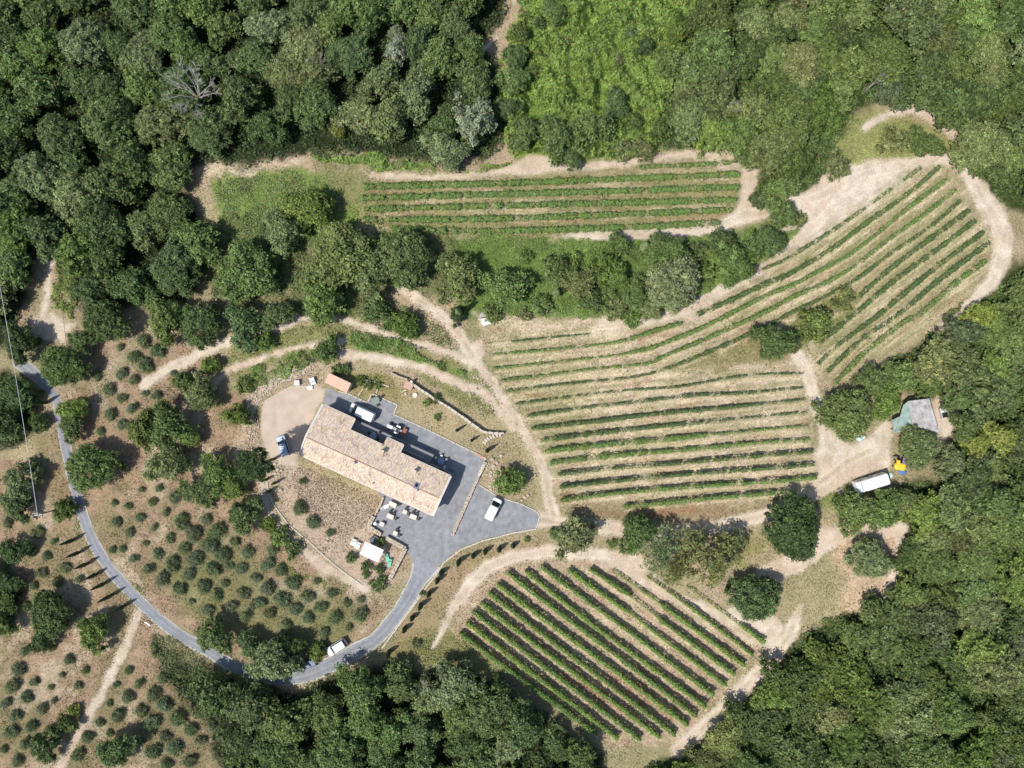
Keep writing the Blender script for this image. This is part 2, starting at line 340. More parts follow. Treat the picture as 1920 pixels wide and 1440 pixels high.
# ------------------------------------------------------------------ ground
def axis(lim, ext, d):
    a = list(np.arange(-lim, lim+d/2, d)); s = d*2; x = lim; o = []
    while x < ext: x += s; s *= 1.35; o.append(x)
    return np.array([-q for q in reversed(o)]+a+o)
AX = axis(101, 900, .25); AY = axis(77, 900, .25)
X, Y = np.meshgrid(AX, AY); Zg = hz(X, Y)
far = sstep(0, 12, np.maximum(np.abs(X)-100, np.abs(Y)-76))
mot = fbm(X, Y, 9, 1, 4); fn = fbm(X, Y, 1.3, 31, 3)
col = np.array(DRY)[None, None, :]*(.75+.5*mot[..., None])
def blend(m, c, k=1.0):
    global col
    col = col*(1-(m*k)[..., None])+np.array(c)[None, None, :]*(m*k)[..., None]*(.82+.36*fn[..., None])
blend(sstep(.5, .66, fbm(X, Y, 13, 3)), GRASS, .35); blend(sstep(.52, .62, fbm(X, Y, 7, 77)), PINK, .6)
def pm(poly, c, k=1, soft=2.5, rough=2.2, seed=5): blend(poly_mask(X, Y, poly, soft, rough, seed), c, k)
GROVES = [[(180,640),(300,640),(400,650),(400,720),(500,740),(480,900),(520,1000),(700,1110),(750,1120),(690,1190),(560,1250),(440,1230),(300,1150),(190,1040),(140,900),(150,800),(120,740)],
          [(-80,860),(130,860),(150,1000),(260,1140),(300,1210),(400,1330),(440,1500),(-80,1500)]]
for g_ in GROVES: pm(g_, GROVE)
gm = np.maximum(poly_mask(X, Y, GROVES[0], 2.5), poly_mask(X, Y, GROVES[1], 2.5))
blend(gm*sstep(.46, .6, fbm(X, Y, 8, 51)), S(128, 122, 84), .55); blend(gm*sstep(.5, .62, fbm(X, Y, 5, 61)), TANF, .6)
pm([(290,1060),(420,1000),(560,1130),(680,1130),(640,1220),(480,1200),(360,1160)], S(124, 128, 80), .65)
pm([(60,830),(110,790),(140,860),(130,940),(90,960)], S(140, 124, 90), .6)
pm([(400,310),(560,310),(640,330),(690,340),(680,420),(640,470),(600,460),(430,450),(400,380)], BRIGHT, .85)
pm([(380,300),(560,290),(600,300),(500,325),(390,330)], TANF, .9, 1.5)
pm([(600,300),(700,320),(700,345),(640,400),(620,350)], S(138, 134, 92), .8)
pm([(675,340),(1390,315),(1390,385),(1350,425),(1060,447),(830,440),(680,430)], S(154, 146, 100), .85, 2)
pm([(830,445),(1180,450),(1350,440),(1500,400),(1500,450),(1330,560),(1200,600),(880,600),(840,540)], S(100, 124, 58), .95)
pm([(420,620),(560,600),(760,640),(900,700),(940,780),(880,770),(780,700),(640,660),(480,690),(430,740)], S(132, 136, 80), .75)
pm([(895,595),(1150,600),(1220,610),(1440,520),(1600,420),(1760,300),(1860,440),(1840,520),(1560,730),(1500,680),(1510,720),(1530,900),(1480,945),(1060,945),(960,760)], TANF, 1, 2)
pm([(1500,480),(1760,310),(1860,440),(1845,520),(1700,640),(1560,730),(1510,660),(1560,600),(1600,560)], S(166, 158, 118), .9, 3)
pm([(895,620),(960,625),(1100,700),(1100,860),(1030,880),(960,760)], S(148, 146, 96), .6, 6)
pm([(1240,690),(1400,630),(1500,600),(1500,660),(1420,690),(1300,700)], S(140, 130, 84), .8)
pm([(1380,560),(1520,480),(1560,500),(1430,600),(1300,660)], S(146, 152, 96), .6, 5)
pm([(1480,560),(1600,540),(1600,580),(1560,640),(1480,640)], S(112, 126, 62), .9)
pm([(1560,225),(1640,205),(1700,215),(1780,260),(1800,290),(1700,305),(1600,330),(1560,350)], S(150, 150, 92), .9)
pm([(990,-80),(1330,-80),(1300,60),(1250,140),(1230,290),(1100,310),(960,300),(950,200),(975,100)], BRIGHT, 1)
pm([(1060,945),(1400,945),(1500,925),(1400,975),(1250,985),(1100,975)], S(150, 128, 98), .8)
pm([(850,1150),(930,1060),(1100,1030),(1240,1110),(1430,1190),(1280,1390),(1140,1400),(860,1190)], S(192, 168, 142), 1, 2)
pm([(1460,1060),(1560,1020),(1600,1120),(1560,1155),(1480,1170)], S(164, 154, 114), .6, 4)
pm([(1545,1000),(1600,985),(1695,985),(1690,1060),(1665,1135),(1600,1155),(1565,1120),(1590,1080),(1560,1040)], S(204, 178, 150), .85, 2.5)
pm([(1390,1010),(1450,1000),(1440,1040),(1380,1060)], S(148, 144, 86), .8)
pm([(1450,940),(1600,900),(1610,930),(1560,950),(1500,960)], S(120, 134, 66), .7)
pm([(500,870),(560,870),(716,935),(690,988),(700,1005),(760,1040),(735,1090),(690,1100),(600,1040),(540,980)], S(192, 170, 148), .95, 1.5)
GARDEN = [(560,868),(600,885),(716,935),(692,986),(640,1010),(570,960),(540,900)]
pm([(575,870),(712,932),(700,950),(620,915)], S(178, 160, 116), .6, 2)
pm([(745,765),(775,730),(830,770),(900,815),(905,850),(880,845),(745,780)], S(176, 160, 126), .9, 1.5)
pm([(845,800),(960,820),(1000,890),(1020,940),(980,940),(930,860),(880,845)], S(166, 150, 116), .7)
pm([(600,690),(700,700),(770,730),(745,760),(690,745),(655,738)], S(148, 136, 88), .8)
pm([(500,690),(600,670),(640,690),(600,730),(500,745),(470,790),(460,740)], S(184, 164, 138), .9, 1.5)
pm([(830,1070),(900,1030),(1010,1000),(1020,1030),(900,1060),(800,1200),(730,1230),(760,1160)], S(168, 144, 110), .7)
pm([(800,1180),(880,1190),(960,1290),(880,1260),(780,1240),(720,1240)], S(136, 132, 82), .8)
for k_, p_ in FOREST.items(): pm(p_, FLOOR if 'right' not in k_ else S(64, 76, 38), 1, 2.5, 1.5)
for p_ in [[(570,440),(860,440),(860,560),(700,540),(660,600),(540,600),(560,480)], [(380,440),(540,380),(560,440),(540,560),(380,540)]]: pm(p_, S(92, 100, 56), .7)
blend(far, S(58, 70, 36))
OL1 = """266,641,17 225,651,9 292,657,17 250,670,16 269,685,18 225,700,14 180,705,12 250,712,12 202,730,15 226,747,12 247,765,13 205,777,15 227,796,13 187,809,10 272,737,8 265,919,8 297,916,10 325,934,15 285,942,11 240,949,9 311,961,10 262,971,11 217,979,12 385,975,13 337,980,19 289,989,9 242,999,12 360,1002,20 404,997,20 317,1010,12 272,1019,8 439,1017,12 390,1022,20 344,1030,15 295,1040,13 250,1049,11 462,1037,16 415,1042,19 362,1050,19 320,1059,18 277,1069,14 397,1070,18 352,1078,15 229,1030,9 210,1032,9 499,1060,17 510,1032,15 525,1072,15 450,1068,14 430,1062,10 478,1085,13 500,1105,18 549,1095,18 594,1091,9 527,1127,19 575,1120,16 487,1132,14 505,1152,14 552,1144,15 622,1114,12 600,1140,15 650,1132,11 576,1161,14 627,1160,16 676,1155,17 535,1172,13 607,1190,14 655,1177,9 677,1125,9 302,1089,17 350,1082,13 334,1106,16 380,1101,17 421,1095,10 455,1114,15 406,1117,14 359,1129,8 432,1139,14 387,1147,14 475,1135,12 460,1157,15 292,742,12 214,944,8 325,700,8"""
OL2 = """66,999,15 100,1016,9 57,1035,13 85,1045,11 119,1066,13 75,1075,13 11,982,12 105,1092,12 61,1100,10 147,1087,10 47,1139,11 45,1222,12 96,1217,9 127,1240,12 31,1259,16 159,1259,9 116,1267,7 62,1281,11 144,1287,10 19,1290,17 46,1310,14 7,1321,13 76,1332,14 25,1345,14 56,1365,14 17,1375,16 45,1397,14 5,1407,10 30,1430,14 240,1259,10 217,1285,8 260,1284,12 304,1274,14 237,1311,15 285,1306,17 204,1320,8 305,1326,18 262,1337,15 217,1345,16 330,1350,20 280,1361,20 185,1357,11 375,1340,13 162,1386,14 355,1371,16 307,1385,14 397,1365,13 262,1392,10 285,1414,18 325,1407,18 142,1420,16 375,1390,13 354,1430,16 310,1438,14 405,1420,10 204,1377,9 8,1060,10 100,1315,8 95,1290,7"""
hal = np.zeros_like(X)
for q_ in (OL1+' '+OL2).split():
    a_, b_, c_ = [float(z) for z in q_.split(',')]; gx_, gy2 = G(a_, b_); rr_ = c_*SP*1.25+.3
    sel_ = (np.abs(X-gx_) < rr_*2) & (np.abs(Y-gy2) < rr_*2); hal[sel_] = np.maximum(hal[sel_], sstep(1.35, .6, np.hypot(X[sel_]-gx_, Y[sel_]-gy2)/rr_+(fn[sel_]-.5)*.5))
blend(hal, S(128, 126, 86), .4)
dirt = np.zeros_like(X)
for pl, wd in TRACKS: dirt = np.maximum(dirt, line_mask(X, Y, [(q[0], q[1], (q[2] if len(q) > 2 else wd)*.92) for q in pl], wd, 1.1, .6))
for yd in YARDS: dirt = np.maximum(dirt, poly_mask(X, Y, yd, 1.4, .8))
blend(dirt, SAND)
tone = sstep(.45, .62, fbm(X, Y, 6, 91)); blend(dirt*tone, S(206, 180, 156), .6); blend(dirt*sstep(.54, .66, fbm(X, Y, 2.4, 99)), S(180, 164, 130), .35)
ctr = np.zeros_like(X)
for i_ in (1, 13, 16, 0): ctr = np.maximum(ctr, line_mask(X, Y, [(q[0], q[1]) for q in TRACKS[i_][0]], 5, .6, .5))
blend(ctr*sstep(.4, .6, fbm(X, Y, 2, 14)), S(176, 156, 124), .55)
gy = poly_mask(X, Y, GRAVEL, .5, .2); blend(gy, S(206, 187, 168))
blend(gm*dirt*0+poly_mask(X, Y, [(600,200),(610,200),(610,210)], .1, 0)*0, SAND)
# vine rows: (points, height, half width, leaves per metre, colour)
def row(pts, h=1.5, w=.42, d=60, c=(70, 104, 36)): return (pts, h, w, d, c)
VG = (122, 148, 82); VD = (100, 122, 74)
VINES = {
 'upper': [row([(1200,313),(1290,309),(1372,304)], .9, .45, 40, VG), row([(680,350),(820,346),(955,343),(1135,336),(1385,326)], 1.0, .6, 95, VG),
           row([(676,371),(820,367),(955,363),(1150,358),(1385,350)], 1.0, .6, 95, VG), row([(685,392),(820,388),(955,385),(1150,380),(1380,374)], 1.0, .6, 90, VG),
           row([(682,411),(820,411),(955,409),(1150,402),(1372,393)], 1.0, .62, 95, VG), row([(735,428),(840,432),(955,432),(1150,427),(1350,417)], 1.0, .6, 95, VG)],
 'middle': [row([(960,640,.5),(1030,633,.8),(1105,626,.4)], .8, .25, 30, VD), row([(925,664,.3),(1000,658,.4),(1135,645,.35),(1185,634,1),(1230,620,1.2),(1277,606,.9)], 1.1, .5, 62, VG),
            row([(925,690,.4),(960,687,.4),(1147,667,.3),(1185,660,.7),(1222,652,1),(1260,637,1),(1310,617,1),(1385,580,1.1),(1440,552,1.2),(1480,537,1.1),(1537,507,.9),(1590,479,.8),(1644,438,.9),(1701,391,1),(1775,336,1)], 1.0, .46, 60, VG),
            row([(940,713,.6),(1110,692,.4),(1210,682,.7),(1247,667,1),(1335,630,1),(1440,582,1.1),(1480,560,1.1),(1562,523,.9),(1606,496,1),(1669,447,1),(1732,403,1),(1790,356,1)], 1.0, .44, 58, VG),
            row([(950,733,.6),(1047,721,.5),(1185,707,.4),(1247,692,.8),(1335,657,1),(1440,610,1.1),(1480,588,1),(1559,550,.9),(1615,517,.9),(1669,476,1),(1748,422,1),(1800,377,1)], .95, .42, 54, VD),
            row([(967,757,.7),(1100,740,.6),(1185,731,.5),(1272,725,.6),(1400,704,.4),(1505,700,.3)], 1.0, .36, 44, VD),
            row([(990,779,.9),(1110,763,.8),(1240,748,1),(1300,741,1.1),(1395,737,.6),(1505,727,.3)], 1.15, .4, 55, VD),
            row([(997,803,1),(1110,791,1.1),(1240,775,1),(1385,762,.9),(1440,756,.3),(1507,749,.3)], 1.3, .46, 66, VD),
            row([(1015,825,1),(1130,811,1.1),(1240,799,1),(1347,789,.9),(1380,786,.3),(1512,773,.3)], 1.3, .46, 66, VD),
            row([(1022,846,1.1),(1110,836,1.3),(1220,826,1.1),(1310,817,.9),(1345,814,.3),(1515,798,.3)], 1.4, .6, 84, VG),
            row([(1032,868,1),(1120,857,1.2),(1240,847,1),(1330,839,.9),(1435,829,.55),(1518,824,.6)], 1.4, .56, 80, VG),
            row([(1047,889),(1150,878),(1240,871),(1340,862),(1440,853),(1522,847)], 1.7, .42, 70, VD),
            row([(1050,913),(1150,902),(1300,888),(1440,878),(1525,871)], 1.7, .44, 72, VD),
            row([(1052,938),(1150,925),(1300,912),(1440,903),(1530,895)], 1.7, .5, 78, VG),
            row([(1170,950),(1260,941),(1350,932),(1440,925),(1472,921)], 1.7, .5, 78, VG)],
 'right': [row([(1430,505,.5),(1480,482,.7),(1565,429,1),(1612,397,.7),(1669,356,.7),(1726,314,.8)], .8, .42, 44, VD),
           row([(1307,590,1),(1360,567,1),(1440,530,1.1),(1480,514,1),(1559,466,.9),(1615,425,1),(1707,359,.9),(1762,312,1)], .9, .46, 54, VD),
           row([(1612,555,.8),(1669,504,1),(1754,441,1),(1817,394,1.1)], 1.0, .48, 60, VD),
           row([(1540,640,.7),(1606,586,1),(1685,520,1),(1764,463,1),(1828,414,1)], 1.0, .48, 62, VD),
           row([(1535,682,.6),(1565,652,.8),(1653,586,1),(1748,507,1),(1844,435,1)], 1.1, .48, 62, VD),
           row([(1552,697,.7),(1615,637,.8),(1685,589,1),(1764,523,1),(1855,455,1)], 1.1, .48, 62, VD),
           row([(1565,720,.7),(1615,667,.9),(1690,607,1.1),(1729,586,1.1),(1789,533,1.1),(1849,489,1)], 1.15, .5, 66, VG)],
 'lower': [row(p_, 1.6, .44, 96, (126, 154, 76) if i_ % 2 else (116, 144, 74)) for i_, p_ in enumerate([
           [(862,1186),(1118,1376)], [(875,1166),(1158,1384)], [(887,1146),(1200,1386)], [(902,1130),(1237,1382)], [(917,1111),(1266,1377)], [(932,1094),(1289,1359)],
           [(950,1072),(1305,1342)], [(985,1070,.9),(1120,1178,.8),(1322,1324,1)], [(1015,1062,.9),(1150,1162,.7),(1337,1302,1)], [(1065,1068,1),(1170,1142,1),(1182,1150,.2),(1215,1176,.4),(1360,1284,1)],
           [(1107,1067,1),(1176,1112,1),(1186,1120,.1),(1232,1156,.15),(1242,1164,1),(1377,1264,1)], [(1150,1070,.12),(1235,1130,.2),(1246,1138,1),(1395,1247,1)], [(1215,1082,.12),(1280,1128,.3),(1300,1142,.7),(1370,1196,.5),(1412,1229,.6)], [(1290,1100,.1),(1385,1170,.1),(1398,1178,.8),(1432,1204,1)]])],
}
def streak(poly, deg, seed, k=.75):
    a = math.radians(deg); u = X*math.cos(a)+Y*math.sin(a); v = -X*math.sin(a)+Y*math.cos(a); m = poly_mask(X, Y, poly, 3, 1)
    blend(m*sstep(.5, .66, fbm(u*.09, v, .75, seed, 3)), S(222, 204, 172), k); blend(m*sstep(.52, .66, fbm(u*.12, v, .8, seed+7, 3)), S(134, 132, 88), .55*k)
    blend(m*sstep(.6, .72, fbm(u*.2, v, 1.4, seed+17, 3)), S(178, 142, 118), .5)
MIDP = [(900,600),(1220,612),(1330,590),(1440,500),(1440,620),(1240,700),(1500,690),(1530,900),(1480,940),(1060,945),(960,760)]
streak(MIDP, 8, 200); streak([(1330,600),(1480,480),(1760,305),(1860,440),(1845,520),(1700,640),(1565,730),(1510,690),(1560,600),(1440,620)], 36, 210, .8)
streak([(680,340),(1390,318),(1390,385),(1350,425),(680,430)], 2, 220, .55); streak([(850,1180),(930,1070),(1120,1050),(1240,1110),(1430,1200),(1280,1390),(1140,1400)], -37.8, 230, .6)
for i_ in (1, 2, 4, 0, 7, 13, 12, 16):
    pl_ = [(q[0], q[1]) for q in TRACKS[i_][0]]; rm_ = np.clip(line_mask(X, Y, pl_, 20, .5, .25)-line_mask(X, Y, pl_, 11, .5, .25), 0, 1)
    blend(dirt*rm_, S(234, 218, 198), .45)
for k_, rows in VINES.items():
    for r_ in rows:
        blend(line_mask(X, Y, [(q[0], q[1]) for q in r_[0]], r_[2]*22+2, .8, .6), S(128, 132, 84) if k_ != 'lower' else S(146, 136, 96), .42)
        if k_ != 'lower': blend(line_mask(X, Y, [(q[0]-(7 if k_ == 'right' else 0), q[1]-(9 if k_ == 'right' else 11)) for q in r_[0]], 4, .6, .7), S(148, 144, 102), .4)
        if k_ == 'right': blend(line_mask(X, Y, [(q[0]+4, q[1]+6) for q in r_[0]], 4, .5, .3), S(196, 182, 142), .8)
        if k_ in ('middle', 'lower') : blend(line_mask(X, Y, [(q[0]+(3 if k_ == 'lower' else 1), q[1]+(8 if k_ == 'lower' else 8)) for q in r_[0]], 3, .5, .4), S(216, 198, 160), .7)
for pl_ in ([(1060,1270),(1200,1350)], [(1130,1260),(1260,1350)], [(1190,1280),(1240,1320)], [(1055,935),(1080,925)], [(1200,635),(1230,622)], [(1200,960),(1240,965),(1300,955)]):
    blend(line_mask(X, Y, pl_, 9, 1.5, .9), RED, .7)
ny, nx = X.shape
co = np.stack([X, Y, Zg], -1).reshape(-1, 3)
idx = np.arange(ny*nx).reshape(ny, nx)
F = np.stack([idx[:-1, :-1], idx[:-1, 1:], idx[1:, 1:], idx[1:, :-1]], -1).reshape(-1, 4)
def grid_mesh(name, co, F, cc, gm_=None):
    me = bpy.data.meshes.new(name); me.vertices.add(len(co)); me.vertices.foreach_set('co', co.astype(np.float32).ravel())
    me.loops.add(F.size); me.loops.foreach_set('vertex_index', F.astype(np.int32).ravel())
    me.polygons.add(len(F)); me.polygons.foreach_set('loop_start', np.arange(len(F), dtype=np.int32)*4); me.polygons.foreach_set('loop_total', np.full(len(F), 4, np.int32))
    me.polygons.foreach_set('use_smooth', np.ones(len(F), bool))
    me.materials.append(gm_ or M_GROUND); me.update(calc_edges=True)
    at = me.attributes.new('col', 'FLOAT_COLOR', 'POINT')
    at.data.foreach_set('color', np.hstack([cc, np.ones((len(cc), 1))]).astype(np.float32).ravel()); return me
cc = col.reshape(-1, 3)
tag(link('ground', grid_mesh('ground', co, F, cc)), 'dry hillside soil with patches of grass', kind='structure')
def sheet(name, mask, lift, label, gm_):
    mq = mask.reshape(-1); f = F[mq[F].min(1) > .5]
    u, inv = np.unique(f, return_inverse=True); c2 = co[u].copy(); c2[:, 2] += lift
    tag(link(name, grid_mesh(name, c2, inv.reshape(-1, 4), cc[u], gm_)), label, kind='structure')
sheet('dirt_track', dirt*(gy < .3), .012, 'pale sandy farm tracks and turning yards', M_DIRT)
sheet('gravel_yard', gy, .022, 'round beige gravel yard beside the farmhouse', M_GRAV)

# road and courtyard ------------------------------------------------------------
def smooth_line(pts, step=.6):
    p = [np.array(q, float) for q in pts]; out = []
    p = [2*p[0]-p[1]]+p+[2*p[-1]-p[-2]]
    for i in range(1, len(p)-2):
        a, b, c, d = p[i-1:i+3]; n = max(2, int(np.hypot(*(c-b)[:2])/step))
        for k in range(n):
            t = k/n; out.append(.5*((2*b)+(c-a)*t+(2*a-5*b+4*c-d)*t*t+(3*b-a-3*c+d)*t**3))
    out.append(p[-2]); return out
def ribbon(name, pl, m, lift, label=None, off=0.0, wf=1.0, wabs=None, rag=.0, kind='structure'):
    pts = smooth_line([(*G(q[0], q[1]), q[2]*SP) for q in pl]); mb = MB(); vs = []; fs = []; n = len(pts); K = 5
    for i, q in enumerate(pts):
        a = pts[max(0, i-1)]; b = pts[min(n-1, i+1)]; t = (b-a)[:2]; t = t/np.hypot(*t); nn = np.array([-t[1], t[0]])
        wd = (wabs if wabs else q[2]*wf)*(1+rag*math.sin(i*1.7)*.5+rag*math.sin(i*.61))
        for k in range(K):
            p = q[:2]+nn*(off*q[2]+wd*(k/(K-1)-.5)); vs.append((p[0], p[1], gz(*p)+lift))
    for i in range(n-1):
        for k in range(K-1): fs.append((i*K+k, i*K+k+1, (i+1)*K+k+1, (i+1)*K+k)[::-1])
    mb.add(vs, fs); o = mb.build(name, m); return tag(o, label, kind=kind) if label else o
def tess_poly(poly):
    from mathutils.geometry import tessellate_polygon
    return tessellate_polygon([[Vector((p[0], p[1], 0)) for p in poly]])
cp = [G(*p) for p in COURT]; mb = MB(); mb.add([(p[0], p[1], .05) for p in cp], [tuple(t) for t in tess_poly(cp)])
o = mb.build('courtyard', M_PAVE); tag(o, 'grey paved courtyard round the farmhouse', kind='structure')
for p_ in o.data.polygons:
    if p_.normal.z < 0: p_.flip()
ribbon('road_verge', ROAD, M_VERGE, .03, 'pale verge along the gravel road', wf=1.18, rag=.06)
ribbon('road', ROAD, M_ROAD, .055, 'grey gravel access road', rag=.02)
ribbon('wheel_track', ROAD[1:], M_RUT, .061, 'darker strip worn by wheels', off=.22, wf=.2, rag=.12)
ribbon('wheel_track', ROAD[1:], M_RUT, .061, 'darker strip worn by wheels', off=-.2, wf=.24, rag=.12)

# walls and curbs -----------------------------------------------------------------
def stone_wall(name, pl, wd, h, label, cat='wall', m=M_STONE, block=.38, group=None, jit=1.0):
    rng = random.Random(len(pl)*7+int(pl[0][0])); pts = [P(q[0], q[1], h) for q in pl]; mb = MB()
    for i in range(len(pts)-1):
        a = pts[i]; b = pts[i+1]; L = (b-a).length; n = max(1, int(L/block)); ang = math.atan2(b.y-a.y, b.x-a.x)
        for k in range(n):
            for r_ in range(2 if wd > .45 else 1):
                t = (k+.5)/n; p = a.lerp(b, t); off = (r_-.5)*wd*.5 if wd > .45 else 0
                x = p.x-math.sin(ang)*off; y = p.y+math.cos(ang)*off; g = gz(x, y); hh = h*(1+jit*rng.uniform(-.07, .07))
                mb.box((x+jit*rng.uniform(-.04, .04), y+jit*rng.uniform(-.04, .04), g+hh/2-.06), (L/n*rng.uniform(.94, 1.05), (wd*.52 if wd > .45 else wd)*(1+jit*rng.uniform(-.15, .15)), hh+.12), ang+jit*rng.uniform(-.08, .08), .9)
    o = mb.build(name, m); tag(o, label, cat, group); return o
stone_wall('stone_wall', [(719,933),(711,950),(703,966)], .4, .6, 'narrow low stone wall running from the farmhouse down beside the patio')
stone_wall('stone_wall', [(700,968),(691,987),(714,1003)], .75, .7, 'thick angled stone wall at the lower left corner of the patio')
stone_wall('stone_wall', [(724,1009),(760,1029),(730,1087)], .75, .8, 'thick pale stone wall enclosing the gazebo garden next to the road')
stone_wall('stone_wall', [(911,866),(895,898),(872,950),(848,1004)], .55, .5, 'long stone wall dividing the courtyard from the parking bay')
stone_wall('retaining_wall', [(733,700),(764,712)], .3, .8, 'short stretch of retaining wall left of the brick well house')
stone_wall('retaining_wall', [(775,722),(810,745),(838,762),(870,784),(890,799),(905,809),(925,813),(945,812)], .45, 1.0, 'long curving pale retaining wall below the upper track', m=M_CURB, block=.7)
stone_wall('stone_edging', [(500,903),(504,925),(512,945),(530,970),(545,988),(575,1012),(610,1045),(640,1070),(680,1098)], .25, .15, 'thin stone edging along the garden path below the stubble lawn', cat='edging', m=M_CURB, jit=.6)
stone_wall('stone_edging', [(497,752),(517,741),(546,726),(576,724)], .22, .2, 'pale stone edging round the top of the gravel yard', cat='edging', m=M_CURB, jit=.5)
stone_wall('stone_edging', [(1005,992),(960,1000),(905,1014),(865,1030),(832,1055),(818,1078),(800,1100),(780,1130),(755,1163),(735,1190),(716,1216)], .28, .22, 'long pale stone edging along the outside of the road bend', cat='edging', m=M_CURB, jit=.8)
for pl_, lb in (([(634,734),(652,738),(689,755),(697,738),(745,759),(738,777),(800,805),(890,849)], 'pale curb stepping along the upper edge of the courtyard'),
                ([(898,909),(928,928),(950,937),(974,944),(1006,959),(1012,967),(1006,991)], 'pale curb wrapping round the end of the parking bay')):
    stone_wall('curb', pl_, .2, .16, lb, cat='curb', m=M_CURB, block=1.0, jit=.15)
stone_wall('planter_wall', [(907,871),(897,892)], .42, .5, 'bright white block bench at the top of the dividing wall', cat='bench', m=M_WHITE, block=3, jit=0)
stone_wall('brick_edging', [(890,849),(911,862)], .5, .15, 'short brick edging at the upper right corner of the courtyard', cat='edging', m=M_BRICK, block=.3)
for i, (x, y) in enumerate([(907,830),(911,825),(916,821),(922,818),(928,815.5),(934,814)]):
    pass
st = empty('stone_steps', P(920, 822), 0, 'curved pale stone steps at the end of the long retaining wall', 'steps')
for i, (x, y, a) in enumerate([(908,830,60),(911,826,52),(915,823,46),(920,820,38),(925,818,30),(931,816,22),(937,815,15)]):
    p = P(x, y, .4); MB().box((0, 0, 0), (.42, .75, .5), math.radians(a), .92).build('step', M_CURB, st, (p.x-st.location.x, p.y-st.location.y, .1+i*.07))

# ------------------------------------------------------------------ farmhouse
O5 = P(571, 819, 5.4); D = Vector((.9094, -.4159)); N = Vector((.4159, .9094)); HA = math.atan2(D.y, D.x)
house = empty('farmhouse', (O5.x, O5.y, 0), HA, 'long farmhouse with a mottled pink tiled roof beside the grey courtyard', 'house')
UL = 27.0; RZ, EZ = 5.4, 4.3; VS, VN, VB, VP = -3.55, 4.35, 6.45, 5.85
sl = (RZ-EZ)/VN
def rz_(v): return RZ-abs(v)*((RZ-EZ)/3.55 if v < 0 else sl)
def slab(mb, pts, th=.16):                # pts [(u,v)] on the roof plane
    n = len(pts); a = sum(pts[i][0]*pts[(i+1) % n][1]-pts[(i+1) % n][0]*pts[i][1] for i in range(n))
    if a < 0: pts = pts[::-1]
    mb.loft([[(u, v, rz_(v)-th) for u, v in pts], [(u, v, rz_(v)) for u, v in pts]])
rm = MB(); slab(rm, [(.35, 0), (UL-.3, 0), (UL-.3, VS), (.35, VS)])
r2 = [(.35, 0), (.35, VB), (6.6, VB), (6.6, VN), (13.3, VN), (13.3, VP), (16.6, VP), (16.6, VN), (UL-.3, VN), (UL-.3, 0)]
from mathutils.geometry import tessellate_polygon
def plan_slab(mb, pts, th=.16):
    tr = tess_poly(pts); n = len(pts); vs = [(u, v, rz_(v)) for u, v in pts]+[(u, v, rz_(v)-th) for u, v in pts]
    fs = []
    for t in tr:
        a, b, c = [Vector(vs[i]) for i in t]
        t = tuple(t) if (b-a).cross(c-a).z > 0 else tuple(reversed(t))
        fs.append(t); fs.append(tuple(i+n for i in reversed(t)))
    for i in range(n): fs.append((i, (i+1) % n, (i+1) % n+n, i+n))
    mb.add(vs, fs)
plan_slab(rm, r2); roof = rm.build('roof', M_TILE, house)
# ridge tiles, verges, gutters
mb = MB()
for k in range(66): mb.tube((.4+k*.395, 0, RZ-.02), (.4+k*.395+.42, 0, RZ), .13, .11, 7)
mb.build('ridge_tiles', M_BRICK, roof)
def verge(mb, u, v0, v1, wd=.34):
    n = 6
    for k in range(n):
        a = v0+(v1-v0)*k/n; b = v0+(v1-v0)*(k+1)/n; za, zb = rz_(a)+.06, rz_(b)+.06
        mb.loft([[(u-wd/2, a, za-.4), (u+wd/2, a, za-.4), (u+wd/2, b, zb-.4), (u-wd/2, b, zb-.4)], [(u-wd/2, a, za), (u+wd/2, a, za), (u+wd/2, b, zb), (u-wd/2, b, zb)]])
for vs_ in (((.17, 0, VB, .4), (.17, 0, VS, .26)), ((UL-.15, 0, VN), (UL-.15, 0, VS)), ((6.68, VN, VB, .16),), ((16.68, VN, VP, .18),)):
    mb = MB()
    for q_ in vs_: verge(mb, *q_)
    mb.build('verge', M_VERGEW, roof)
mb = MB()
for u0, u1, v in ((.35, UL-.3, VS-.06), (.35, 6.6, VB+.06), (6.75, 13.2, VN+.06), (16.8, UL-.3, VN+.06), (13.3, 16.6, VP+.06)):
    MB().box(((u0+u1)/2, v, rz_(abs(v) if v > 0 else v)-.1), (u1-u0, .12, .12)).build('gutter', M_VERGEW, roof)
mb = MB(); WZ = EZ-.25
def wall_poly(pts, z1):
    mb.prism(pts, -.3, z1)
wall_poly([(.4, VS+.35), (UL-.35, VS+.35), (UL-.35, VN-.4), (.4, VN-.4)], EZ-.12)
wall_poly([(.4, VN-.4), (6.45, VN-.4), (6.45, VB-.35), (.4, VB-.35)], rz_(VB)-.16)
wall_poly([(13.45, VN-.4), (16.45, VN-.4), (16.45, VP-.3), (13.45, VP-.3)], rz_(VP)-.17)
for u0, u1 in ((.4, .7), (UL-.65, UL-.35)):   # gables
    mb.loft([[(u0, VS+.4, EZ-.14), (u0, VN-.45, EZ-.14), (u0, 0, RZ-.2)], [(u1, VS+.4, EZ-.14), (u1, VN-.45, EZ-.14), (u1, 0, RZ-.2)]])
mb.build('wall', M_STUCCO, house)
for u in (2.5, 6.5, 10.5, 17.5, 21.5):
    f = MB().box((u, VS+.33, 2.6), (1.1, .1, 1.3)).build('window', M_WOODD, house); MB().box((u, VS+.27, 2.6), (.9, .04, 1.1)).build('pane', M_WIN, f)
for v in (-1.7, 1.8):
    f = MB().box((UL-.33, v, 2.7), (.1, 1.0, 1.3)).build('window', M_WOODD, house); MB().box((UL-.27, v, 2.7), (.04, .8, 1.1)).build('pane', M_WIN, f)
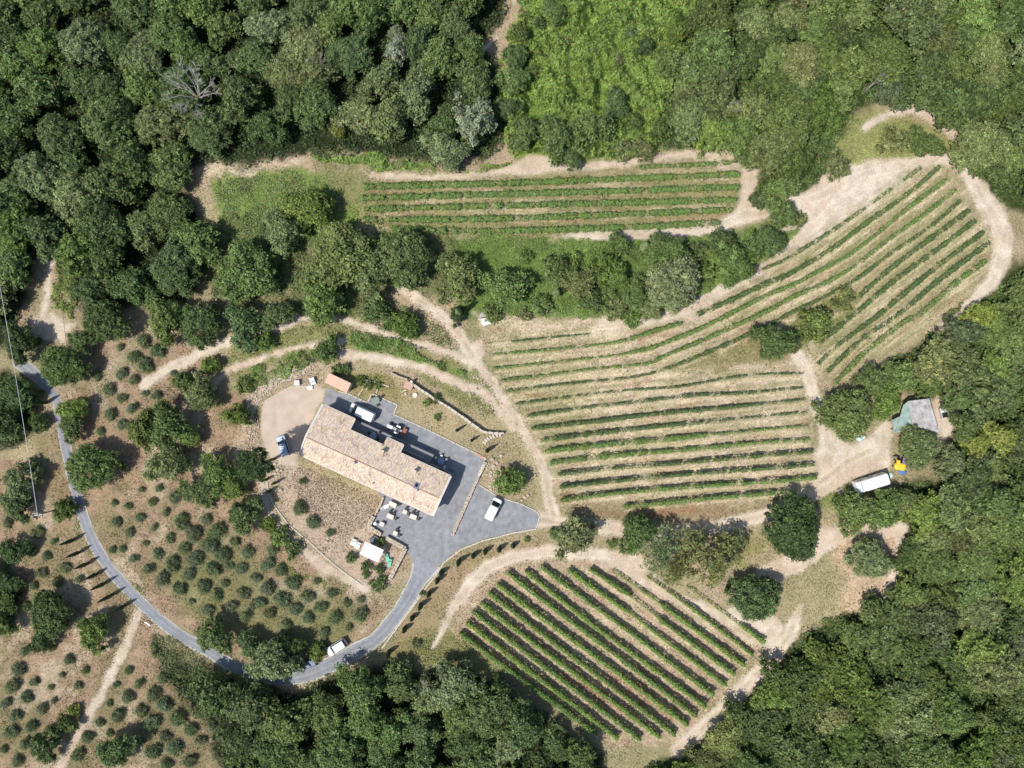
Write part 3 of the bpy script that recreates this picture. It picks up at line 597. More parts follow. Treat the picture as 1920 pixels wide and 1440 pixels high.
d_ = MB().box((19.8, VS+.33, 1.05), (1.1, .1, 2.1)).build('door', M_WOODD, house); MB().tube((20.15, VS+.2, 1.0), (20.15, VS+.27, 1.0), .03).build('handle', M_METAL, d_)
def uv(px, py, z):                        # pixel at height z -> house frame
    p = P(px, py, z); r = Vector((p.x-O5.x, p.y-O5.y)); return r.dot(D), r.dot(N)
for px, py, s_, h_ in ((716,847,.55,1.0), (664,868,.4,.7), (777,884,.5,.95)):
    u, v = uv(px, py, 5.4); c_ = MB().box((u, v, rz_(v)+h_/2-.2), (s_, s_, h_+.4)).build('chimney', M_VERGEW, roof)
    MB().box((u, v, rz_(v)+h_+.08), (s_*1.35, s_*1.35, .1)).box((u, v, rz_(v)+h_+.02), (s_*.7, s_*.7, .1)).build('chimney_cap', M_TILE, c_)
u, v = uv(699, 906, 5.0); MB().tube((u, v, rz_(v)-.1), (u+.02, v, rz_(v)+.55), .11).build('vent_pipe', M_DARKP, roof)
u, v = uv(784, 919, 5.4); MB().tube((u, v, rz_(v)-.1), (u, v, rz_(v)+.4), .13).build('vent_pipe', M_DARKP, roof)
u, v = uv(781, 911, 5.4)
sk = MB().box((u, v, rz_(v)+.05), (.95, 1.1, .14), 0, 1, -math.atan(sl)).build('skylight', M_PURP, roof); MB().box((u-.05, v+.1, rz_(v)+.12), (.5, .6, .06), 0, 1, -math.atan(sl)).build('pane', M_GLASS, sk)
# raised terrace on the courtyard side
TZ = 1.7
tp = [P(*q, TZ) for q in ((630,770),(814,853),(806,868),(851,890),(844,906))]; loc = [(Vector((p.x-O5.x, p.y-O5.y)).dot(D), Vector((p.x-O5.x, p.y-O5.y)).dot(N)) for p in tp]
loc = loc+[(UL-.6, 3.0), (5.8, 3.0), (loc[0][0], 5.0)]
mb = MB(); mb.prism(loc, -.2, TZ); ter = mb.build('terrace', M_TERR, house)
mb = MB(); a_, b_ = loc[0], loc[1]; ang = math.atan2(b_[1]-a_[1], b_[0]-a_[0]); ln = math.hypot(b_[0]-a_[0], b_[1]-a_[1])
mb.box(((a_[0]+b_[0])/2, (a_[1]+b_[1])/2-.1, TZ+.06), (ln, .22, .13), ang); mb.build('terrace_edge', M_TERR, ter)
u0, v0 = uv(757, 843, TZ+.5); u1, v1 = uv(795, 860, TZ+.5); ang = math.atan2(v1-v0, u1-u0)
MB().box(((u0+u1)/2, (v0+v1)/2, TZ+.25), (math.hypot(u1-u0, v1-v0), .14, .5), ang).build('planter_curb', M_CONC, ter)
u, v = uv(826, 884, TZ); MB().box((u, v, TZ+.02), (1.0, .95, .05)).build('shadow_plate', M_DARKP, ter)  # dark plate standing in for a patch of shadow on the terrace
mb = MB(); c_ = (loc[2][0]+.1, loc[2][1]-.4)
for k in range(5): mb.box((loc[2][0]-1.2+k*.05, loc[2][1]+.6-k*.02, .15+k*.3), (2.0-k*.3, .9, .3))

# ------------------------------------------------------------------ cars
def rrect(x0, x1, w_, r, z, n=4, sx=1.0):
    r = min(r, w_/2-.01, (x1-x0)/2-.01); o = []
    for cx, cy, a0 in ((x1-r, w_/2-r, 0), (x0+r, w_/2-r, 90), (x0+r, -w_/2+r, 180), (x1-r, -w_/2+r, 270)):
        for k in range(n+1):
            a = math.radians(a0+90*k/n); o.append((cx+r*math.cos(a), cy+r*math.sin(a), z))
    return o
def make_car(loc, ang, label, paint, L=4.1, W=1.75, Hh=1.5, kind='car', roofm=None):
    t = empty('parked_van' if kind == 'van' else 'parked_car', loc, ang, label, 'van' if kind == 'van' else 'car')
    h = L/2; hood = .95 if kind != 'van' else 1.15
    MB().loft([rrect(-h+.12, h-.12, W-.16, .3, .28), rrect(-h, h, W, .38, .5), rrect(-h, h, W, .42, .75), rrect(-h+.06, h-.1, W-.08, .42, hood-.04), rrect(-h+.14, h-.22, W-.2, .4, hood)]).build('body', paint, t, smooth=False)
    if kind == 'van':
        xf, xr = h-.75, -h+.05
        MB().loft([rrect(xr, xf-.05, W-.06, .25, hood-.1), rrect(xr, xf-.35, W-.08, .25, hood+.35), rrect(xr+.03, xf-.75, W-.16, .25, Hh-.12), rrect(xr+.12, xf-.95, W-.34, .2, Hh)]).build('cargo_body', paint, t)
        ws = MB(); y1, y2 = W/2-.14, W/2-.22
        ws.loft([[(xf-.02, -y1, hood), (xf-.02, y1, hood), (xf-.75, y2, Hh-.1), (xf-.75, -y2, Hh-.1)], [(xf+.07, -y1, hood+.03), (xf+.07, y1, hood+.03), (xf-.68, y2, Hh-.05), (xf-.68, -y2, Hh-.05)]]); ws.build('windscreen', M_GLASS, t)
        for s in (-1, 1): MB().box((xf-.85, s*(W/2-.05), hood+.35), (.7, .05, .45)).build('side_window', M_GLASS, t)
    else:
        xf, xr = h-L*.24, -h+.12
        MB().loft([rrect(xr, xf, W-.16, .25, hood-.03), rrect(xr+.28, xf-.62, W-.42, .25, Hh-.05)]).build('window_band', M_GLASS, t)
        MB().loft([rrect(xr+.22, xf-.58, W-.38, .22, Hh-.07), rrect(xr+.24, xf-.62, W-.42, .22, Hh-.02), rrect(xr+.4, xf-.8, W-.65, .2, Hh+.02)]).build('roof', roofm or paint, t)
        for s in (-1, 1):
            for a_, b_, r_ in (((xf-.03, s*(W/2-.12), hood-.02), (xf-.63, s*(W/2-.25), Hh-.04), .045), ((xr+.05, s*(W/2-.13), hood-.02), (xr+.28, s*(W/2-.25), Hh-.04), .07), ((-.15, s*(W/2-.085), hood-.02), (-.2, s*(W/2-.21), Hh-.04), .04)): MB().tube(a_, b_, r_).build('pillar', paint, t)
        MB().box((0, 0, .0), (.01, .01, .01))
    for sx in (-1, 1):
        for s in (-1, 1):
            wx = sx*(h-.78); wl = MB().tube((wx, s*(W/2-.2), .31), (wx, s*(W/2+.005), .31), .31, .31, 18).build('wheel', M_TYRE, t)
            MB().tube((wx, s*(W/2-.02), .31), (wx, s*(W/2+.02), .31), .19, .19, 12).build('rim', M_RIM, wl)
    for s in (-1, 1):
        MB().box((h-.14, s*(W/2-.32), .72), (.2, .34, .16), -s*.35).build('headlight', M_LAMP, t)
        MB().box((-h+.05, s*(W/2-.2), .8), (.12, .2, .25)).build('tail_light', M_TAIL, t)
        MB().box((xf-.15, s*(W/2+.06), hood+.08), (.14, .2, .13)).build('mirror', M_DARKP, t)
    return t
def ang_px(a, b): return math.atan2(-(b[1]-a[1]), b[0]-a[0])
pv = P(681, 773, .05); pv.z = .05; make_car(pv, ang_px((703,784),(660,764)), 'large white delivery van with roof in full sun parked beside the farmhouse terrace', M_WHITE, 5.0, 1.9, 2.2, 'van')
pv = P(925, 954, .9); pv.z = .05; make_car(pv, ang_px((913,972),(932,934)), 'small white van parked in the bay below the round green tree', M_WHITE, 4.35, 1.8, 1.85, 'van')
pv = P(531, 836, .8); pv.z = .02; make_car(pv, ang_px((537,853),(526,820)), 'pale blue silver hatchback parked at the left end of the farmhouse', M_SILVER, 4.0, 1.75, 1.5)
pv = P(631, 1214, .8); pv.z = gz(pv.x, pv.y)+.02; make_car(pv, ang_px((650,1203),(613,1226)), 'silver car with a white roof parked on the verge at the road bend', M_SILVW, 4.1, 1.75, 1.5, roofm=M_WHITE)
pv = P(577, 1245, .8); pv.z = gz(pv.x, pv.y)+.02; make_car(pv, ang_px((590,1240),(560,1252)), 'dark blue grey car half hidden in tree shade beside the road', mat('blue_grey_paint', S(110, 122, 140), .3), 4.0, 1.7, 1.45)

# tractor with rotary tiller
tr = empty('tractor', (*P(743, 804, .5).xy, .05), ang_px((760,812),(727,798)), 'white and grey tractor with a red tiller parked beside the terrace', 'tractor')
MB().loft([rrect(.55, 1.75, .62, .12, .75), rrect(.55, 1.75, .66, .15, 1.1), rrect(.6, 1.68, .5, .15, 1.22)]).build('bonnet', M_WHITE, tr)
MB().box((.1, 0, .75), (2.6, .4, .35)).build('chassis', M_METAL, tr)
for s in (-1, 1):
    wl = MB().tube((-.35, s*.5, .55), (-.35, s*.82, .55), .55, .55, 20).build('wheel', M_TYRE, tr); MB().tube((-.35, s*.78, .55), (-.35, s*.84, .55), .3, .3, 12).build('rim', M_RIM, wl)
    wl = MB().tube((1.35, s*.45, .34), (1.35, s*.66, .34), .34, .34, 16).build('wheel', M_TYRE, tr); MB().tube((1.35, s*.63, .34), (1.35, s*.68, .34), .18, .18, 12).build('rim', M_RIM, wl)
    MB().box((-.35, s*.62, 1.15), (.85, .3, .07)).build('mudguard', M_WHITE, tr)
mb = MB(); mb.box((-.35, 0, 1.1), (.45, .5, .1)); mb.box((-.6, 0, 1.35), (.1, .5, .4)); mb.build('seat', M_DARKP, tr)
mb = MB(); mb.tube((-.75, -.45, .9), (-.8, -.45, 2.0), .04); mb.tube((-.75, .45, .9), (-.8, .45, 2.0), .04); mb.tube((-.8, -.45, 2.0), (-.8, .45, 2.0), .04); mb.build('roll_bar', M_METAL, tr)
mb = MB(); mb.tube((.35, 0, 1.1), (.2, 0, 1.4), .03)
for k in range(12): a, b = k*math.pi/6, (k+1)*math.pi/6; mb.tube((.2, .2*math.cos(a), 1.4+.2*math.sin(a)*.5), (.2, .2*math.cos(b), 1.4+.2*math.sin(b)*.5), .02)
mb.build('steering_wheel', M_DARKP, tr)
mb = MB(); mb.box((-1.55, 0, .62), (.75, 1.5, .35)); mb.box((-1.95, 0, .5), (.1, 1.5, .5)); mb.box((-1.2, 0, .7), (.3, .35, .3)); mb.build('tiller', M_RED, tr)

# ------------------------------------------------------------------ patio furniture
def make_table(loc, rz, label, lx, ly, m=M_TABLE, round_=False, group='tables on the patio', h=.75):
    t = empty('table', loc, rz, label, 'table', group)
    if round_: MB().tube((0, 0, h-.04), (0, 0, h), lx/2, lx/2, 24).build('tabletop', m, t); MB().tube((0, 0, 0), (0, 0, h-.04), .06).build('leg', M_DARKP, t); MB().tube((0, 0, 0), (0, 0, .04), .3).build('base', M_DARKP, t)
    else:
        MB().box((0, 0, h-.025), (lx, ly, .05)).build('tabletop', m, t)
        for sx in (-1, 1):
            for sy in (-1, 1): MB().box((sx*(lx/2-.07), sy*(ly/2-.07), (h-.05)/2), (.06, .06, h-.05)).build('leg', M_WOODD, t)
    return t
def make_chair(m):
    t = empty('garden_chair', (0, 0, 0), 0, 'x', 'chair', 'garden chairs round the tables')
    MB().box((0, 0, .45), (.44, .42, .04)).build('seat', m, t); MB().box((-.21, 0, .68), (.04, .42, .42), 0, 1, 0, -.15).build('backrest', m, t)
    for sx in (-1, 1):
        for sy in (-1, 1): MB().box((sx*.18, sy*.17, .215), (.035, .035, .43)).build('leg', m, t)
    return t
proto_d = make_chair(M_DARKP); proto_w = make_chair(M_WHITE); used = set()
def chair(px, py, rz, label, white=False, z=.05):
    pr = proto_w if white else proto_d; p = P(px, py, z)
    if white not in used: used.add(white); pr.location = (p.x, p.y, z); pr.rotation_euler = (0, 0, rz); pr['label'] = label; return
    dup(pr, (p.x, p.y, z), rz, label)
PR = math.radians(-24.6)
def tb(px, py, label, lx, ly, **k): p = P(px, py, .8); return make_table((p.x, p.y, k.pop('z', .05)), PR, label, lx, ly, **k)
tb(736, 946, 'long pale table tight against the farmhouse eave', 1.45, .85)
tb(731.5, 968.5, 'rosy rectangular table in the middle of the patio', 1.25, .85)
tb(759, 960, 'small square table near the eave between two larger tables', .75, .7)
tb(774.5, 969, 'pale rectangular table furthest right on the patio', 1.25, .85)
tb(716, 983, 'small square table beside the round white one', .8, .75)
tb(741, 1000, 'small square table lowest on the patio', .8, .75)
tb(703, 982, 'round white table in the corner by the angled wall', .6, .6, m=M_WHITE, round_=True)
tb(827, 865, 'round blue grey table with white chairs beside the terrace', 1.25, 1.25, m=mat('blue_grey_glass', S(150, 170, 200), .3), round_=True, group='round tables near the farmhouse')
tb(703, 816, 'round dark table in the shade on the raised terrace', 1.2, 1.2, m=mat('slate_top', S(150, 160, 176), .5), round_=True, group='round tables near the farmhouse', z=TZ)
for nm, cx, cy, w_ in (('rosy rectangular table', 731.5, 968.5, 7), ('pale rectangular table furthest right', 774.5, 969, 7), ('small square table by the eave', 759, 960, 4), ('lowest small square table', 741, 1000, 4)):
    n_ = 2 if w_ > 5 else 1
    for k in range(n_):
        o_ = (k-.5)*7 if n_ == 2 else 0
        chair(cx+o_*.91+3.8, cy+o_*.42-8, math.radians(-114.6), 'dark chair on the farmhouse side of the %s%s' % (nm, (', left one' if k == 0 else ', right one') if n_ == 2 else ''))
    chair(cx+w_+3.6, cy+3.6, math.radians(155), 'dark chair at the right end of the %s' % nm)
chair(747.5, 946, math.radians(155), 'dark chair at the right end of the long table against the eave')
for px, py, a, lb in ((818,858,-40,'white chair left of the round blue grey table'), (828,854.5,-90,'white chair behind the round blue grey table'), (837,861,-150,'white chair right of the round blue grey table'), (834,875,110,'white chair in front of the round blue grey table')):
    chair(px, py, math.radians(a), lb, True)
for px, py, a, lb in ((694,812,0,'dark chair left of the round terrace table'), (709,823,130,'dark chair below the round terrace table'), (711,811,-160,'dark chair right of the round terrace table')): chair(px, py, math.radians(a), lb, False, TZ)
def lounger(px, py, rz, label, m, L=1.9, W=.65, z=None, group=None):
    p = P(px, py, .35); z = gz(p.x, p.y) if z is None else z; t = empty('sun_lounger', (p.x, p.y, z), rz, label, 'sun lounger', group)
    MB().box((-.3, 0, .33), (L*.68, W, .06)).build('seat', m, t); MB().box((L*.36, 0, .5), (L*.34, W, .05), 0, 1, 0, -.6).build('backrest', m, t)
    for sx in (-.8, .35):
        for sy in (-1, 1): MB().box((sx, sy*(W/2-.05), .15), (.05, .05, .3)).build('leg', m, t)
    return t
lounger(721, 951, math.radians(205), 'white lounge chair at the upper left of the patio', M_WHITE, 1.5, .6, .05)
lounger(663, 1016, math.radians(70), 'white sun lounger left of its twin beside the white gazebo', M_CANVAS, 1.2, .9)
lounger(671, 1022, math.radians(70), 'white sun lounger closest to the white gazebo', M_CANVAS, 1.2, .9)
lounger(726, 1046, math.radians(100), 'turquoise sun lounger nearer the gazebo', M_GREEN, 1.5, .6)
lounger(731, 1055, math.radians(75), 'turquoise sun lounger nearer the garden wall', M_GREEN, 1.5, .6)
# gazebo
gp = P(697, 1035, 2.5); gb = empty('gazebo', (gp.x, gp.y, 0), PR, 'square white canvas gazebo in the walled garden', 'gazebo')
mb = MB(); mb.loft([[(-1.85, -1.25, 2.42), (1.85, -1.25, 2.42), (1.85, 1.25, 2.42), (-1.85, 1.25, 2.42)], [(-1.85, -1.25, 2.52), (1.85, -1.25, 2.52), (1.85, 1.25, 2.52), (-1.85, 1.25, 2.52)], [(-.3, -.2, 2.75), (.3, -.2, 2.75), (.3, .2, 2.75), (-.3, .2, 2.75)]]); mb.build('canopy', M_CANVAS, gb)
for sx in (-1, 1):
    for sy in (-1, 1): MB().box((sx*1.75, sy*1.15, 1.2), (.08, .08, 2.44)).build('post', M_WHITE, gb)
p = P(702, 1013, .6); tub = empty('round_tub', (p.x, p.y, 0), 0, 'round dark tub with a pale panel behind the gazebo', 'tub')
MB().tube((0, 0, 0), (0, 0, .7), .85, .85, 24).build('shell', mat('grey_tub', S(92, 88, 96), .5), tub); MB().box((-.35, .1, .74), (.5, .9, .06), -.5).build('cover', M_WHITE, tub)
# green garden table with cover
p = P(706, 750, .5); gt = empty('round_garden_table', (p.x, p.y, .05), 0, 'round grey green table tucked into the courtyard corner', 'table')
MB().tube((0, 0, .7), (0, 0, .76), .62, .62, 20).build('tabletop', mat('grey_green_top', S(128, 146, 132), .5), gt); MB().tube((0, 0, 0), (0, 0, .7), .07).build('leg', M_METAL, gt)
for k, (dx, dy, a) in enumerate(((-.7, .5, -40), (.8, .5, -140), (.2, -.95, 100))):
    q = P(706, 750, .5); dup(proto_d, (q.x+dx, q.y+dy, .05), math.radians(a), ['green table chair in the courtyard corner, left side', 'green table chair in the courtyard corner, right side', 'green table chair in the courtyard corner, near side'][k])

# shed with salmon roof
sp = [P(*q, 2.5) for q in ((616,699),(658,719),(650.6,736),(609,717.5))]; cx = sum((p.x for p in sp))/4; cy = sum((p.y for p in sp))/4
sa = math.atan2(sp[1].y-sp[0].y, sp[1].x-sp[0].x); shed = empty('garden_shed', (cx, cy, 0), sa, 'garden shed with a flat salmon pink roof above the courtyard', 'shed')
mb = MB(); mb.box((-1.14, 0, 2.45), (2.2, 1.95, .1), 0, 1, .04); mb.box((1.14, 0, 2.45), (2.2, 1.95, .1), 0, 1, .04); mb.build('roof', M_SHEDR, shed)
MB().box((0, 0, 1.17), (4.2, 1.7, 2.36)).build('wall', M_STUCCO, shed); MB().box((0, 0, 2.44), (.09, 1.97, .14), 0, 1, .04).build('roof_seam', M_BRICK, shed)
MB().box((.8, -.87, 1.0), (.9, .06, 2.0)).build('door', M_WOODD, shed)
# brick well house and the round slab
p = P(766, 723, 1.2); wh = empty('well_house', (p.x, p.y, 0), PR, 'small brick well house with a flat pinkish slab on the retaining wall', 'well house')
MB().box((0, 0, .5), (1.3, 1.2, 1.0)).build('wall', M_BRICK, wh); MB().box((0, 0, 1.05), (1.6, 1.4, .1)).build('roof', M_BRICK, wh); MB().box((.2, .9, .8), (.45, .35, 1.5)).build('flue', M_VERGEW, wh)
p = P(778, 741, .3); o = MB().tube((0, 0, 0), (0, 0, .35), .5, .46, 18).build('round_stone', M_VERGEW, None, (p.x, p.y, gz(p.x, p.y))); tag(o, 'bright round stone slab below the well house', 'stone')
p = P(757, 736, .3); mb = MB(); rr = random.Random(3)
for k in range(16): mb.box((rr.uniform(-.6, .6), rr.uniform(-.5, .5), .1), (rr.uniform(.2, .45), rr.uniform(.2, .4), rr.uniform(.15, .35)), rr.random()*3, .8)
o = mb.build('rubble_pile', M_STONE, None, (p.x, p.y, 0)); tag(o, 'small grey rubble pile left of the round stone slab', 'rubble')
# garden beds
for k, (a_, b_) in enumerate((((681,728),(671,743)), ((712,719),(705,738)), ((692,716),(686,732)))):
    stone_wall('bed_edging', [a_, b_], .2, .2, ['leftmost pale strip edging the vegetable beds by the shed', 'rightmost pale strip edging the vegetable beds', 'middle pale strip edging the vegetable beds'][k], cat='edging', m=M_CURB, block=.8, jit=.2)
stone_wall('bed_edging', [(675,706),(690,714),(703,716),(730,725)], .22, .22, 'long pale edging along the top of the vegetable beds', cat='edging', m=M_CURB, block=.6, jit=.5)
# water trough, crates by the gravel yard
p = P(557, 718, .5); t = empty('white_crate', (p.x, p.y, gz(p.x, p.y)), .1, 'square white crate at the top of the gravel yard', 'crate')
MB().box((0, 0, .35), (.9, .9, .7)).build('box', M_WHITE, t); MB().box((0, 0, .73), (.98, .98, .06)).build('lid', M_VERGEW, t)
p = P(585, 712, .5); t = empty('white_cart', (p.x, p.y, gz(p.x, p.y)), .3, 'grey and white cart at the upper edge of the gravel yard', 'cart')
MB().box((0, 0, .5), (1.0, .8, .4)).build('tray', M_METAL, t); MB().box((0, -.7, .4), (.9, .5, .1)).build('board', M_WHITE, t)
for s in (-1, 1): MB().tube((0, s*.42, .25), (0, s*.5, .25), .25, .25, 14).build('wheel', M_TYRE, t)
p = P(581, 727, .3); t = MB().loft([rrect(-.5, .5, .8, .2, 0), rrect(-.45, .5, .75, .2, .35)]).build('white_sack', M_CANVAS, None, (p.x, p.y, 0)); tag(t, 'white sack slumped below the cart at the gravel yard edge', 'sack')

# ------------------------------------------------------------------ work yard on the right
def quad_roof(name, px4, z, m, parent, o, th=.07):
    pts = [P(*q, z) for q in px4]; v = [(p.x-o.x, p.y-o.y, z) for p in pts]
    a = sum(v[i][0]*v[(i+1) % 4][1]-v[(i+1) % 4][0]*v[i][1] for i in range(4))
    if a < 0: v = v[::-1]
    return MB().loft([[(q[0], q[1], q[2]-th) for q in v], v]).build(name, m, parent)
o_ = P(1732, 781); bt = empty('open_barn', o_, 0, 'open barn under a rusty corrugated roof with a green plastic lean-to', 'barn')
ox = Vector((o_.x, o_.y, 0))
pts = [P(*q, 3.0) for q in ((1704,752),(1742,747),(1761,811),(1713,799))]
def lerp2(a, b, t): return a+(b-a)*t
A0, A1, A2, A3 = [(q.x-o_.x, q.y-o_.y) for q in pts]
for k in range(5):
    t0, t1 = k/5, (k+1)/5
    q = [tuple(np.array(A0)+(np.array(A1)-np.array(A0))*t0), tuple(np.array(A0)+(np.array(A1)-np.array(A0))*t1-np.array([.03, 0])), tuple(np.array(A3)+(np.array(A2)-np.array(A3))*t1-np.array([.03, 0])), tuple(np.array(A3)+(np.array(A2)-np.array(A3))*t0)]
    mb = MB(); mb.loft([[(x, y, 2.95+k*.03) for x, y in q[::-1]], [(x, y, 3.02+k*.03) for x, y in q[::-1]]]); mb.build('roof_sheet', M_CORR, bt)
    p0, p1 = Vector((*q[0], 3.08+k*.03)), Vector((*q[3], 3.08+k*.03)); MB().tube(p0, p1, .08).build('roof_batten', M_CONC, bt)
quad_roof('lean_to_roof', ((1695,760),(1704,752),(1713,806),(1681,812)), 2.8, M_CORRG, bt, ox); quad_roof('lean_to_roof', ((1675,788),(1696,777),(1700,808),(1679,812)), 2.6, M_CORRG, bt, ox)
for q in ((1706,755),(1741,751),(1758,808),(1684,806),(1680,790),(1714,798)):
    p = P(*q, 2.5); MB().box((p.x-o_.x, p.y-o_.y, 1.25), (.12, .12, 2.6)).build('post', M_WOODD, bt)
MB().box((A1[0]-.5, A1[1]-3.1, 1.4), (.08, 5.6, 2.7), .24).build('back_wall', M_CORR, bt)
# trailer
tp_ = [P(*q, 2.3) for q in ((1604,905),(1665.5,886),(1672,910),(1611,925))]; cx = sum(p.x for p in tp_)/4; cy = sum(p.y for p in tp_)/4
tl = empty('caravan', (cx, cy, gz(cx, cy)), ang_px((1604,905),(1665.5,886)), 'long white caravan partly under trees at the edge of the turning yard', 'caravan')
MB().loft([rrect(-3.0, 3.0, 2.1, .15, .4), rrect(-3.05, 3.05, 2.15, .25, 1.0), rrect(-3.05, 3.05, 2.15, .25, 2.1), rrect(-2.95, 2.95, 2.0, .3, 2.3)]).build('body', M_WHITE, tl)
for x in (-1.8, 0, 1.8): MB().box((x, 1.08, 1.5), (1.0, .04, .5)).build('window', M_GLASS, tl)
MB().box((-2.2, .1, 2.33), (.1, 1.6, .05)).build('roof_rail', M_METAL, tl)
for s in (-1, 1): MB().tube((0, s*1.0, .32), (0, s*1.1, .32), .32, .32, 16).build('wheel', M_TYRE, tl)
MB().tube((-3.0, 0, .45), (-4.0, 0, .45), .05).build('tow_bar', M_METAL, tl)
# mini digger
p = P(1684, 869, 1.0); dg = empty('mini_digger', (p.x, p.y, gz(p.x, p.y)), math.radians(-10), 'small yellow digger beside the caravan', 'digger'); dg.scale = (1.15, 1.15, 1.1)
for s in (-1, 1): MB().loft([rrect(-.9, .9, .3, .1, 0), rrect(-1.0, 1.0, .3, .1, .2), rrect(-.9, .9, .3, .1, .42)]).build('crawler', M_TYRE, dg, (.5, s*.55, 0))
MB().loft([rrect(-.3, 1.4, 1.1, .3, .45), rrect(-.3, 1.4, 1.15, .35, .95), rrect(-.1, 1.2, .9, .3, 1.05)]).build('body', M_YEL, dg, (-.1, -.45, 0))
mb = MB(); mb.box((.55, .55, 2.0), (.95, .95, .07))
for sx in (.15, .95):
    for sy in (.15, .95): mb.box((sx, sy, 1.2), (.06, .06, 1.6))
mb.build('canopy', M_PURP, dg); MB().box((.6, .5, .95), (.5, .5, .15)).build('seat', M_DARKP, dg)
mb = MB(); mb.path([(-.4, -.3, .9), (-.55, .25, 1.9), (-.5, .7, 1.1)], [.16, .15, .12], 8); mb.box((-.55, .15, 1.95), (.5, .9, .3), 0, .8); mb.build('boom', M_YEL, dg)
MB().loft([rrect(-.25, .25, .4, .1, .2), rrect(-.2, .2, .4, .1, .7)]).build('bucket', M_METAL, dg, (-.5, .85, .3))
def lump(name, px, py, sx, sy, hh, m, label, cat, seed=1, rz=0):
    p = P(px, py, hh*.5); r_ = random.Random(seed); loops = []
    for z, k in ((0, 1), (hh*.4, .97), (hh*.8, .72), (hh, .3)):
        loops.append([(sx*k*math.cos(i*math.pi/7)*r_.uniform(.82, 1.12), sy*k*math.sin(i*math.pi/7)*r_.uniform(.82, 1.12), z*r_.uniform(.85, 1.1)) for i in range(14)])
    o = MB().loft(loops).build(name, m, None, (p.x, p.y, gz(p.x, p.y)-.02)); o.rotation_euler = (0, 0, rz); return tag(o, label, cat)
lump('blue_tarp', 1693, 885, .8, .55, .45, M_BLUE, 'blue tarpaulin bundle beside the yellow digger', 'tarpaulin', 2)
lump('gas_bottle_cover', 1671, 891, .32, .55, .7, M_PALEB, 'pale turquoise box at the right end of the caravan', 'box', 3)
lump('bulk_bag', 1613, 823, .55, .5, .8, M_PALEB, 'pale mint bulk bag under the big yard tree, left one', 'bag', 4); lump('bulk_bag', 1619.5, 819, .35, .4, .9, M_CANVAS, 'white bulk bag under the big yard tree, right one', 'bag', 5)
lump('white_tarp', 1770, 749, .9, .45, .6, M_CANVAS, 'white tarpaulin heap behind the open barn', 'tarpaulin', 6)
lump('rusty_scrap', 1703, 866, .8, .5, .4, mat('rusty_scrap_iron', S(190, 140, 112), .9, noise=.35, nscale=4), 'rusty brown scrap heap right of the digger', 'scrap', 8)
lump('grey_sack', 1790, 789, .4, .4, .5, mat('pale_grey_plastic', S(190, 196, 206), .5), 'pale grey sack at the right edge of the barn yard', 'sack', 7)
p = P(1771, 774, .8); kn = empty('storage_box', (p.x, p.y, gz(p.x, p.y)), math.radians(12), 'open storage box with a white lid and a dark tray beside the barn', 'box')
MB().box((0, 0, .35), (1.2, 1.9, .7)).build('box', M_CONC, kn); MB().box((-.05, .5, .75), (1.2, .8, .1)).build('lid', M_WHITE, kn); MB().box((.1, -.4, .72), (1.0, .95, .06)).build('tray', M_DARKP, kn)
lump('stone_heap', 1578, 921, .6, .7, .4, M_STONE, 'pale stones heaped left of the caravan', 'stones', 9)
lump('scrap_wood', 1697, 862, .5, .3, .3, M_WOODD, 'dark timber beside the rusty scrap heap', 'timber', 11)
# white frame by the upper field
p = P(913, 602, .7); ft = empty('white_trestle', (p.x, p.y, gz(p.x, p.y)), math.radians(4), 'white trestle table with a sheet at the top corner of the big vineyard', 'table')
mb = MB(); mb.box((.1, 0, .75), (2.4, .9, .06), 0, 1, .06); mb.box((-.1, -.5, .6), (1.5, .35, .05), .3, 1, .3); mb.build('tabletop', M_CANVAS, ft); MB().box((0, .48, .8), (3.3, .1, .1)).build('rail', M_VERGEW, ft)
for x in (-1.2, 1.2):
    for y in (-.4, .4): MB().box((x, y, .36), (.06, .06, .72)).build('leg', M_VERGEW, ft)
lump('debris_pile', 905, 590, .6, .5, .3, M_CONC, 'grey debris beside the short cypress stump near the white trestle', 'debris', 12)
# small bright things
lump('white_sack', 195, 1214, .35, .25, .4, M_CANVAS, 'white sack in shade beside the lower left track', 'sack', 13)
p = P(277, 1169, .4); sg = empty('gate_bollards', (p.x, p.y, gz(p.x, p.y)), -.6, 'low white roadside barrier where the lower track meets the road', 'barrier')
MB().box((0, 0, .5), (1.1, .12, .16)).build('rail', M_WHITE, sg)
for x in (-.5, .5): MB().box((x, 0, .3), (.12, .12, .6)).build('post', M_WHITE, sg)

# power pole and cable
p = P(122, 951); pole = empty('power_pole', p, math.radians(-5), 'tall utility pole with a white crossarm beside the left bend of the road', 'utility pole')
MB().tube((0, 0, -.3), (0, 0, 7.6), .14, .09, 10).build('mast', mat('weathered_pole_wood', (.16, .14, .12), .9, noise=.2), pole)
MB().box((-.1, .1, 7.4), (1.7, .12, .12)).box((-.1, -.25, 7.2), (1.5, .1, .1)).build('crossarm', M_VERGEW, pole)
for x in (-.8, 0, .7): MB().tube((x, .1, 7.45), (x, .1, 7.7), .05).build('insulator', M_WHITE, pole)
p0 = Vector((pole.location.x, pole.location.y, pole.location.z+7.6)); p1 = P(-18, 440, 9.0); p1 = p1; pts = []
for k in range(25):
    t = k/24; q = p0.lerp(p1, t); q.z -= .7*4*t*(1-t)*.5; pts.append(q)
o = MB().path(pts, [.035]*25, 5).build('power_cable', M_CABLE); tag(o, 'thin pale power cable crossing the woods at the left edge', 'cable')

